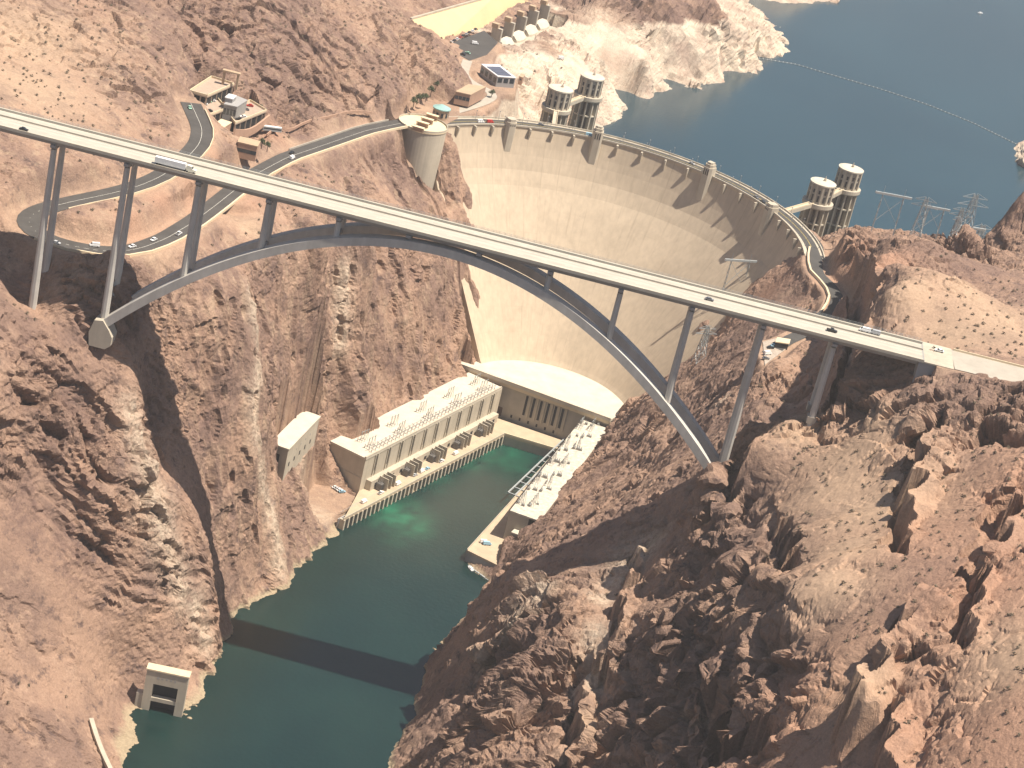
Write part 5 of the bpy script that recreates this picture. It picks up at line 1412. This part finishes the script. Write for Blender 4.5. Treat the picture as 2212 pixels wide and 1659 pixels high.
# ------------------------------------------------------------------ vehicles
PAINT = {}
def paint(nm, col):
    if nm not in PAINT: PAINT[nm] = glossy('car_paint_'+nm, col, 0.3, 0.5)
    return PAINT[nm]
COLS = {'white': (0.80, 0.80, 0.79), 'black': (0.02, 0.02, 0.022), 'silver': (0.45, 0.46, 0.47), 'red': (0.45, 0.03, 0.025), 'blue': (0.05, 0.09, 0.25), 'grey': (0.16, 0.16, 0.17), 'pale green': (0.35, 0.6, 0.45), 'light blue': (0.30, 0.50, 0.62)}
def wheels(t, pts, r=0.34):
    wm = MB(); n = 12
    wm.hexa([(r*math.cos(2*math.pi*i/n), -0.12, r+r*math.sin(2*math.pi*i/n)) for i in range(n)], [(r*math.cos(2*math.pi*i/n), 0.12, r+r*math.sin(2*math.pi*i/n)) for i in range(n)])
    me = wm.mesh('wheel', M_TYRE)
    for x, y in pts: put(me, 'wheel', t, (x, y, 0))
def car(colour, kind='car'):
    t = thing('parked_car' if kind == 'car' else kind, '', 'car' if kind == 'car' else kind)
    p = paint(colour, COLS[colour])
    if kind == 'pickup_truck':
        prof = [(-2.7, 0.45), (2.6, 0.45), (2.65, 0.95), (1.4, 1.15), (0.9, 1.2), (-2.7, 1.15)]
        cab = [(-0.9, 1.15), (1.3, 1.15), (0.6, 1.85), (-0.8, 1.85)]
    elif kind == 'van':
        prof = [(-2.7, 0.45), (2.6, 0.45), (2.65, 1.1), (2.2, 1.3), (-2.7, 1.3)]
        cab = [(-2.65, 1.3), (2.1, 1.3), (1.3, 2.3), (-2.6, 2.35)]
    else:
        prof = [(-2.25, 0.4), (2.2, 0.4), (2.25, 0.75), (1.2, 0.98), (-1.7, 1.0), (-2.25, 0.9)]
        cab = [(-1.75, 0.98), (1.15, 0.96), (0.35, 1.5), (-1.1, 1.52)]
    m = MB(); m.hexa([(x, -0.92, z) for x, z in prof], [(x, 0.92, z) for x, z in prof]); m.build('body', p, t)
    m = MB(); m.hexa([(x, -0.80, z) for x, z in cab], [(x, 0.80, z) for x, z in cab]); m.build('cabin', p if kind == 'van' else M_GLASS, t)
    x0, x1 = cab[3][0], cab[2][0]; zt = cab[2][1]
    m = MB(); m.box(((x0+x1)/2, 0, zt-0.02), (x1-x0+0.1, 1.66, 0.09)); m.build('roof', p, t)
    if kind == 'van': m = MB(); m.hexa([(2.0, -0.75, 1.4), (2.12, -0.75, 1.36), (1.42, -0.7, 2.2), (1.35, -0.7, 2.2)], [(2.0, 0.75, 1.4), (2.12, 0.75, 1.36), (1.42, 0.7, 2.2), (1.35, 0.7, 2.2)]); m.build('windscreen', M_GLASS, t)
    if kind == 'pickup_truck': m = MB(); m.box((-1.85, 0, 1.16), (1.5, 1.5, 0.03)); m.build('cargo_bed', M_TYRE, t)
    wheels(t, [(sx*1.4, sy*0.86) for sx in (-1, 1) for sy in (-1, 1)])
    return t
def lorry():
    t = thing('semi_truck', '', 'truck')
    m = MB(); m.box((-3.2, 0, 1.1), (15.6, 2.55, 2.9)); m.build('trailer', M_WHITE, t)
    m = MB(); m.box((-3.2, 0, 0.75), (15.0, 1.1, 0.4)); m.build('trailer_frame', M_TYRE, t)
    m = MB(); m.hexa([(5.2, -1.2, 0.6), (8.2, -1.2, 0.6), (10.0, -1.1, 0.6), (10.0, -1.1, 1.9), (8.2, -1.2, 2.1), (7.6, -1.2, 3.5), (5.4, -1.2, 3.7), (5.2, -1.2, 3.6)], [(5.2, 1.2, 0.6), (8.2, 1.2, 0.6), (10.0, 1.1, 0.6), (10.0, 1.1, 1.9), (8.2, 1.2, 2.1), (7.6, 1.2, 3.5), (5.4, 1.2, 3.7), (5.2, 1.2, 3.6)]); cb = m.build('tractor', paint('cream', (0.78, 0.75, 0.62)), t)
    m = MB(); m.hexa([(7.75, -1.05, 3.2), (8.22, -1.05, 2.2), (8.26, -1.05, 2.2), (7.79, -1.05, 3.2)], [(7.75, 1.05, 3.2), (8.22, 1.05, 2.2), (8.26, 1.05, 2.2), (7.79, 1.05, 3.2)]); m.build('windscreen', M_GLASS, cb)
    wheels(t, [(x, y) for x in (-9.6, -8.3, 4.4, 5.7, 9.0) for y in (-1.1, 1.1)], 0.5)
    return t
PROTO = {}
def place(colour, kind, p, rz, label, group=None, cat=None):
    key = (colour, kind)
    if key in PROTO: o = copy_tree(PROTO[key])
    else: o = PROTO[key] = lorry() if kind == 'semi_truck' else car(colour, kind)
    o.location = Vector(p); o.rotation_euler = (0, 0, rz); o['label'] = label
    if group: o['group'] = group
    elif 'group' in o: del o['group']
    return o
def on_deck(px, py, y=None):
    q = at(px, py, ZD+0.5); return (q[0], q[1] if y is None else y, ZD+0.01)
TR = 'traffic on the arch bridge'
place('black', 'car', on_deck(45, 285, -10.2), 0, 'black car at the far left of the bridge in the near lane', TR)
place('white', 'semi_truck', on_deck(381, 363, -9.8), 0, 'long white semi truck with a cream cab in the near lane of the bridge', TR)
place('grey', 'car', on_deck(1531, 657, -4.5), 0, 'small dark car alone near the right pair of tall columns, near lanes', TR)
place('black', 'pickup_truck', on_deck(1797, 720, -4.8), 0, 'black pickup truck near the right end of the bridge, near lanes', TR)
place('white', 'van', on_deck(1868, 720, 6.5), math.pi, 'white van in the far lanes near the right end of the bridge, leading another', TR)
place('silver', 'van', on_deck(1890, 727, 6.5), math.pi, 'silver van in the far lanes, close behind a white van', TR)
q = at(2030, 766, 270.8); place('white', 'car', (q[0], 5.0, 270.35), math.pi, 'white car on the approach road just past the right end of the bridge', TR)
def on_way(pl, i, off, back=False):
    i = min(i, len(pl)-2); d = pl[i+1]-pl[i]; n = np.array([-d[1], d[0], 0])/np.hypot(d[0], d[1])
    q = pl[i]+n*off
    return (q[0], q[1], q[2]+0.02), math.atan2(d[1], d[0])+(math.pi if back else 0)
def near_way(pl, px, py):
    best = min(range(len(pl)), key=lambda i: np.hypot(*(lambda w: (1106+FPX*(w@RIGHT)/(w@FWD)-px, 829.5-FPX*(w@UP)/(w@FWD)-py))(pl[i]-CAM)))
    return best
HW = 'cars on the old highway'
for px, py, c, k, off, lb in ((197, 538, 'white', 'van', -4.2, 'white van stopped at the outer edge of the lower hairpin leg, left'), (290, 538, 'white', 'car', -2.4, 'white car at the bottom of the lower hairpin leg, between two columns'), (342, 522, 'white', 'car', -2.4, 'white car climbing the lower leg, right of the second column'), (372, 494, 'white', 'pickup_truck', 2.4, 'white pickup truck on the lower leg beside the third column'),
                              (130, 505, 'silver', 'car', 2.6, 'silver car rounding the inside of the hairpin'), (420, 235, 'pale green', 'car', 2.4, 'pale green car on the bend below the parking garage'), (640, 330, 'black', 'car', -2.4, 'black car on the straight road towards the dam'), (625, 345, 'white', 'van', 3.0, 'white van pulled over on the straight road to the dam')):
    (p, r) = on_way(HWY, near_way(HWY, px, py), off, off > 0); place(c, k, p, r, lb, HW)
# lots
def lot(specs, grp):
    for px, py, z, rz, c, k, lb in specs:
        q = at(px, py, z); place(c, k, (q[0], q[1], z-0.18), rz, lb, grp)
lz = math.radians(72)
names = ['first', 'second', 'third', 'fourth', 'fifth', 'sixth', 'seventh', 'eighth', 'ninth', 'tenth']
cc = ['white', 'white', 'black', 'white', 'red', 'black', 'silver', 'black', 'white', 'black']
lot([(968+6.6*i, 95.5-3.5*i, 180.6, lz, cc[i], 'car', '%s car parked in the row beside the spillway, %s from the left' % (cc[i], names[i])) for i in range(10)], 'cars parked beside the spillway')
lot([(1026, 95, 180.6, R(20), 'white', 'van', 'white van parked apart from the row in the spillway lot'), (1010, 115, 180.6, R(160), 'pale green', 'car', 'pale green car near the lower corner of the spillway lot'), (1000, 118, 180.6, R(160), 'black', 'car', 'black car near the lower corner of the spillway lot')], 'cars parked beside the spillway')
q = at(1212, 129, 174); qz = float(base_h(q[0], q[1]))
place('white', 'van', (q[0], q[1], qz+0.6), R(25), 'white van alone on the open bank above the bleached shore')
lot([(1658, 765, 180.9, R(40), 'white', 'van', 'white van in the gravel lot below the bridge, nearest the bottom'), (1672, 748, 180.9, R(30), 'light blue', 'car', 'light blue car in the gravel lot below the bridge'), (1664, 752, 180.9, R(30), 'black', 'car', 'black car in the gravel lot below the bridge'), (1654, 775, 180.9, R(30), 'grey', 'car', 'grey car at the lower end of the gravel lot below the bridge')], 'cars in the gravel lot below the bridge')
lot([(719+5*i, 1050+3.2*i, 7.2, R(35), ('light blue', 'white', 'silver', 'white', 'light blue')[i], 'car', '%s car in the yard before the Nevada powerhouse end wall, %s from the left' % (('light blue', 'white', 'silver', 'white', 'light blue')[i], names[i])) for i in range(5)], 'cars in the powerhouse yard')
for i, t_ in enumerate((22, 42, 63, 84, 93, 100, 118, 137)):
    p = NE0+ed*(t_*EL/205+8)-en*4.6
    place(('white', 'white', 'white', 'silver', 'white', 'light blue', 'white', 'white')[i], ('van', 'pickup_truck', 'van', 'car', 'van', 'car', 'pickup_truck', 'van')[i], (p[0], p[1], 8.02), math.atan2(ed[1], ed[0]), '%s %s parked on the Nevada river deck, %s from the near end' % (('white', 'white', 'white', 'silver', 'white', 'light blue', 'white', 'white')[i], ('van', 'pickup', 'van', 'car', 'van', 'car', 'pickup', 'van')[i], names[i]), 'vehicles on the Nevada river deck')
for i, (px, py) in enumerate(((1046, 1173), (1052, 1177))):
    q = at(px, py, 8); place('light blue' if i else 'white', 'van', (q[0], q[1], 8.02), R(20), ('white van on the Arizona deck near its end corner', 'light blue van beside a white van on the Arizona deck')[i], 'vans on the Arizona deck')
def on_crest(deg, r): 
    q = dpt(AXIS+R(deg), r, 179.07); return tuple(q), -(AXIS+R(deg))
for deg, r, c, k, lb in ((-49, 147.5, 'red', 'van', 'red van on the crest road near the left end of the dam'), (-52, 147.5, 'white', 'van', 'white van behind a red van on the crest road'), (-19.5, 147.3, 'light blue', 'van', 'light blue van on the crest road beside the second tower from left'), (10, 152.5, 'silver', 'car', 'silver car midway along the crest road'), (37, 147.5, 'black', 'car', 'black car on the crest road just before the right outer tower'), (34, 147.5, 'grey', 'car', 'grey car following a black car near the right outer tower'), (-33, 152.5, 'grey', 'car', 'grey car on the crest road near the left outer tower')):
    p, r_ = on_crest(deg, r); place(c, k, p, r_, lb, 'vehicles on the dam crest')
(p, r) = on_way(AZRD, near_way(AZRD, 1803, 652), 2.0); place('white', 'pickup_truck', p, r, 'white pickup truck beside the winding stone parapet right of the dam')
for i, (px, py, z, c) in enumerate(((425, 217, 210.6, 'white'), (433, 221, 210.6, 'silver'), (441, 224, 210.6, 'white'), (450, 219, 210.6, 'pale green'), (459, 217, 210.6, 'white'), (452, 239, 210.6, 'black'), (513, 243, 206.6, 'silver'), (522, 240, 206.6, 'white'), (531, 236, 206.6, 'grey'), (516, 257, 206.6, 'black'), (526, 252, 206.6, 'white'), (540, 228, 206.6, 'red'))):
    q = at(px, py, z); place(c, 'car', (q[0], q[1], z-0.58), R(200), '%s car on the %s open garage terrace, %s counted from the left' % (c, 'middle' if z > 208 else 'lowest', names[i if i < 6 else i-6]), 'cars on the garage terraces')
q = at(586, 289, 194); qz = float(base_h(q[0], q[1]))
bt = thing('coach', 'long grey coach parked on the sandy field left of the dam', 'bus', (q[0], q[1], qz+0.4), R(20))
m = MB(); m.box((q[0], q[1], qz+0.9), (12, 2.6, 2.7)); m.build('body', M_GALV, bt)
m = MB(); m.box((q[0], q[1], qz+2.0), (11.4, 2.64, 0.9)); m.build('window_band', M_GLASS, bt)
m = MB(); m.box((q[0], q[1], qz+3.6), (11.6, 2.3, 0.25)); m.build('roof', M_WHITE, bt)

# ------------------------------------------------------------------ pylons
def pylon(p, h, label, kind='lattice', az=0.0):
    t = thing('transmission_tower', label, 'pylon', tuple(p), 0, 'transmission towers above the canyon')
    x, y, z = p; w = 0.13*h; ca, sa = math.cos(az), math.sin(az)
    def G(a, b, c): return (x+a*ca-b*sa, y+a*sa+b*ca, z+c)
    s = 0.34
    if kind == 'lattice':
        lv = [0, 0.22, 0.42, 0.6, 0.76, 1.0]; wd = [1, 0.78, 0.58, 0.42, 0.3, 0.22]
        for a, b in ((-1, -1), (1, -1), (1, 1), (-1, 1)):
            m = MB(); m.bar(G(a*w, b*w, -4), G(a*w*0.22, b*w*0.22, h), s*1.2); m.build('leg', M_GALV, t)
        m = MB()
        for i in range(5):
            for a, b, c, d in ((-1, -1, 1, -1), (1, -1, 1, 1), (1, 1, -1, 1), (-1, 1, -1, -1)):
                m.bar(G(a*w*wd[i], b*w*wd[i], h*lv[i]), G(c*w*wd[i+1], d*w*wd[i+1], h*lv[i+1]), s*.7)
                m.bar(G(c*w*wd[i], d*w*wd[i], h*lv[i]), G(a*w*wd[i+1], b*w*wd[i+1], h*lv[i+1]), s*.7)
        o = m.build('lattice_bracing', M_GALV, t); o['kind'] = 'stuff'
        for c, l in ((0.78, 0.30), (0.92, 0.24)):
            m = MB(); m.bar(G(-h*l, 0, h*c), G(h*l, 0, h*c), s*1.1); m.build('crossarm', M_GALV, t)
            for sg in (-1, 1):
                m = MB(); m.bar(G(sg*h*l, 0, h*c), G(sg*h*0.03, 0, h*(c+0.09)), s*.8); m.build('arm_stay', M_GALV, t)
    else:
        for a in (-1, 1):
            for b in (-1, 1):
                m = MB(); m.bar(G(a*h*0.26, b*1.0, -4), G(a*h*0.24, b*0.4, h), s); m.build('leg', M_GALV, t)
            m = MB()
            for i in range(6): m.bar(G(a*h*0.255, (-1)**i*0.9, h*i/6), G(a*h*0.245, -(-1)**i*0.7, h*(i+1)/6), s*.7)
            o = m.build('lattice_bracing', M_GALV, t); o['kind'] = 'stuff'
        m = MB(); m.bar(G(-h*0.42, 0, h), G(h*0.42, 0, h), 1.2, 1.4); m.build('crossarm', M_GALV, t)
        m = MB(); m.bar(G(-h*0.25, 0, h*0.35), G(h*0.24, 0, h*0.95), s*.8); m.build('brace', M_GALV, t)
        m = MB(); m.bar(G(h*0.25, 0, h*0.35), G(-h*0.24, 0, h*0.95), s*.8); m.build('brace', M_GALV, t)
        for a in (-0.24, 0.24): m = MB(); m.bar(G(a*h, 0, h), G(a*h, 0, h*1.18), s*.8); m.build('peak', M_GALV, t)
def behind(px, py, z, dy): q = at(px, py, z); return (q[0], q[1]+dy, min(z, float(base_h(q[0], q[1]+dy))))
pylon(behind(1912, 512, 205, 22), 30, 'H-shaped lattice pylon on the ridge nearest the right intake towers', 'gantry', 0.2)
pylon(behind(1982, 527, 205, 22), 30, 'slim lattice pylon on the ridge, second from the intake towers')
pylon(behind(2012, 527, 205, 26), 22, 'short H-shaped pylon on the ridge between slim and tall pylons', 'gantry', 0.2)
pylon(behind(2096, 505, 212, 26), 38, 'tall lattice pylon behind the dark knob at far right, left of its neighbour', 'lattice', 0.3)
pylon(behind(2146, 475, 216, 30), 34, 'lattice pylon farthest right, beside the bleached rocks above the lake', 'lattice', 0.3)
pylon(behind(2076, 512, 212, 30), 26, 'lattice pylon just left of the tall one behind the dark knob', 'lattice', 0.1)
pylon(behind(2120, 492, 214, 40), 26, 'H-shaped pylon between the two tall lattice pylons at far right', 'gantry', 0.3)
pylon(behind(2062, 512, 226, 6), 12, 'short lattice pylon standing on top of the dark knob', 'lattice', 0.1)
q = hit(1565, 668); pylon((q[0]+2, q[1]+3, float(base_h(q[0]+2, q[1]+3))), 30, 'H-shaped pylon on the right canyon wall, silhouetted against the dam face', 'gantry', 0.5)
q = hit(1500, 790); pylon((q[0]+2, q[1]+3, float(base_h(q[0]+2, q[1]+3))), 26, 'lattice pylon low on the right canyon wall below the bridge deck', 'lattice', 0.5)
q = at(1930, 556, 207); tk = thing('water_tank', 'small cream upright tank standing on the bare ridge right of the intake towers', 'tank', tuple(q))
qz = float(base_h(q[0], q[1])); m = MB(); m.cyl((q[0], q[1], qz-2), 1.5, 1.5, 8.5, 14); m.build('shell', M_CREAM, tk); m = MB(); m.cyl((q[0], q[1], qz+6.5), 1.6, 0.3, 0.6, 14); m.build('lid', M_PALE, tk)

# ------------------------------------------------------------------ on the water
bl = densify([at(1640, 126, LAKE), at(1720, 139, LAKE), at(1800, 163, LAKE), at(1900, 192, LAKE), at(2000, 225, LAKE), at(2100, 265, LAKE), at(2180, 304, LAKE), at(2216, 322, LAKE)], 4.0, 2)
bm_ = MB(); bm_.cyl((0, 0, -0.4), 0.5, 0.5, 0.8, 8); bm_.cyl((0, 0, 0.4), 0.3, 0.1, 0.5, 6)
bme = bm_.mesh('buoy', mat('buoy_float', (0.62, 0.62, 0.58), 0.7, 0.1))
boom = thing('log_boom', 'long curving line of pale floats strung across the blue lake', 'boom', tuple(bl[0]))
for q in bl: 
    o = put(bme, 'float', boom, tuple(q-bl[0]))
for a, b_ in zip(bl[:-1], bl[1:]):
    m = MB(); m.bar(a+(0, 0, 0.15), b_+(0, 0, 0.15), 0.35); m.build('cable', M_GREYC, boom)
def boat(p, L_, rz, label):
    t = thing('motor_boat', label, 'boat', tuple(p), rz); x, y, z = p
    pl = [(-0.5, -0.16), (0.2, -0.17), (0.5, 0), (0.2, 0.17), (-0.5, 0.16)]
    m = MB(); m.hexa([(x+a*L_*0.94, y+b*L_*0.8, z-0.3) for a, b in pl], [(x+a*L_, y+b*L_, z+0.12*L_) for a, b in pl]); m.build('hull', M_WHITE, t)
    m = MB(); m.box((x-0.1*L_, y, z+0.12*L_), (0.34*L_, 0.22*L_, 0.12*L_)); m.build('cabin', M_WHITE, t)
    m = MB(); m.box((x+0.08*L_, y, z+0.13*L_), (0.03*L_, 0.2*L_, 0.1*L_)); m.build('windscreen', M_GLASS, t)
boat(at(2118, 29, LAKE), 7, 0.6, 'small white motor boat alone far out on the lake')
boat(at(1028, 1222, 0), 8, 2.5, 'small white boat moored off the Arizona deck corner')
boat(at(1016, 1229, 0), 6, 2.2, 'smaller boat beside the white boat off the Arizona deck corner')
f0, f1 = at(1012, 1222, 0), at(1062, 1258, 0)
fd = thing('floating_dock', 'blue-grey floating dock below the end corner of the Arizona deck', 'dock', tuple(f0))
for i in range(4):
    a = f0+(f1-f0)*(i/4+0.02); b_ = f0+(f1-f0)*((i+1)/4-0.02); m = MB(); m.bar(a+(0, 0, 0.3), b_+(0, 0, 0.3), 2.6, 0.9); m.build('pontoon', M_GALV, fd)
f0, f1 = at(284, 1511, 7), at(368, 1534, 7)

# ------------------------------------------------------------------ planting
def leafy(m, c, r, n, sz):
    for _ in range(n):
        u = np.array([random.gauss(0, 1) for _ in range(3)]); u /= np.linalg.norm(u); p = np.array(c)+u*r*random.uniform(0.45, 1.0)*np.array([1, 1, 0.75])
        a = np.array([random.gauss(0, 1) for _ in range(3)]); b_ = np.cross(a, u); a /= np.linalg.norm(a); b_ /= np.linalg.norm(b_)+1e-6
        m.add([p-a*sz-b_*sz*0.6, p+a*sz-b_*sz*0.6, p+a*sz*0.6+b_*sz, p-a*sz*0.6+b_*sz], [(0, 1, 2, 3)])
M_LEAF = mat('olive_leaves', (0.07, 0.085, 0.04), 0.8, 0.35, 0.7)
M_SCRUB = mat('scrub_leaves', (0.165, 0.130, 0.09), 0.9, 0.35, 0.5)
M_BARK = mat('bark', (0.10, 0.075, 0.055), 0.9, 0.2, 1)
def tree():
    t = thing('small_tree', '', 'tree', (0, 0, 0), 0, 'trees by the visitor buildings')
    m = MB(); m.cyl((0, 0, -1), 0.28, 0.14, 3.4, 7); tr = m.build('trunk', M_BARK, t)
    m = MB()
    for a in (0.3, 2.4, 4.4): m.bar((0, 0, 1.8), (1.1*math.cos(a), 1.1*math.sin(a), 3.4), 0.12)
    o = m.build('limbs', M_BARK, tr); o['kind'] = 'stuff'
    m = MB()
    for a, rr, z in ((0, 0, 3.9), (0.3, 1.1, 3.4), (2.4, 1.2, 3.5), (4.4, 1.1, 3.2), (1.2, 0.6, 4.4)): leafy(m, (rr*math.cos(a), rr*math.sin(a), z), 1.35, 60, 0.26)
    o = m.build('crown', M_LEAF, t); o['kind'] = 'stuff'
    return t
tr0 = tree()
for i, (px, py, lb) in enumerate(((889, 247, 'small olive tree at the road bend, leftmost by the round deck'), (897, 240, 'small olive tree second from the left by the round deck'), (906, 236, 'small olive tree in the middle of the row behind the canopies'), (916, 232, 'small olive tree behind the canopies, right of the middle'), (926, 224, 'dark tree nearest the tan round visitor building'), (936, 216, 'tree farthest back, above the round visitor building'), (1062, 205, 'small tree beside the curving spur road'), (572, 352, 'small tree at the inside of the dam road bend'), (560, 344, 'tree left of another tree at the dam road bend'))):
    o = tr0 if i == 0 else copy_tree(tr0)
    q = at(px, py, 182 if i < 7 else 192); o.location = (q[0], q[1], max(180.0, float(base_h(q[0], q[1]))) if i < 7 else float(base_h(q[0], q[1]))+0.3)
    s_ = random.uniform(0.9, 1.5); o.scale = (s_, s_, s_); o.rotation_euler = (0, 0, random.uniform(0, 6)); o['label'] = lb
# desert scrub: one scattered ground cover
proto = MB(); leafy(proto, (0, 0, 0.45), 0.75, 16, 0.24)
pv_, pf_ = np.array(proto.v), proto.f
flatv = np.stack([PX, PY, PZ_], -1)
V = []; F = []; cnt = 0
srng = np.random.default_rng(11)
ok = (smooth > 0.25) & (flat < 0.05) & (SL < 1.0) & (YY < 600) & (PZ_ > 20)
ok2 = (SL < 0.85) & (flat < 0.05) & (YY < 700) & (PZ_ > 150) & (YY > -330)
ii = np.argwhere(ok); jj = np.argwhere(ok2)
pick = np.vstack([ii[srng.choice(len(ii), 380, replace=False)], jj[srng.choice(len(jj), 2600, replace=False)]])
for r_, c_ in pick:
    p = flatv[r_, c_]; s_ = srng.uniform(0.6, 1.7); a = srng.uniform(0, 6.28)
    q = np.c_[(pv_[:, 0]*math.cos(a)-pv_[:, 1]*math.sin(a))*s_, (pv_[:, 0]*math.sin(a)+pv_[:, 1]*math.cos(a))*s_, pv_[:, 2]*s_]+p
    V.append(q); F.extend([tuple(k+cnt for k in f) for f in pf_]); cnt += len(q)
me = bpy.data.meshes.new('desert_scrub'); me.from_pydata(np.vstack(V).tolist(), [], F); me.materials.append(M_SCRUB)
o = bpy.data.objects.new('desert_scrub', me); COL.objects.link(o); props(o, 'sparse dark desert scrub dotted over the gravel slopes', 'scrub', None, 'stuff')
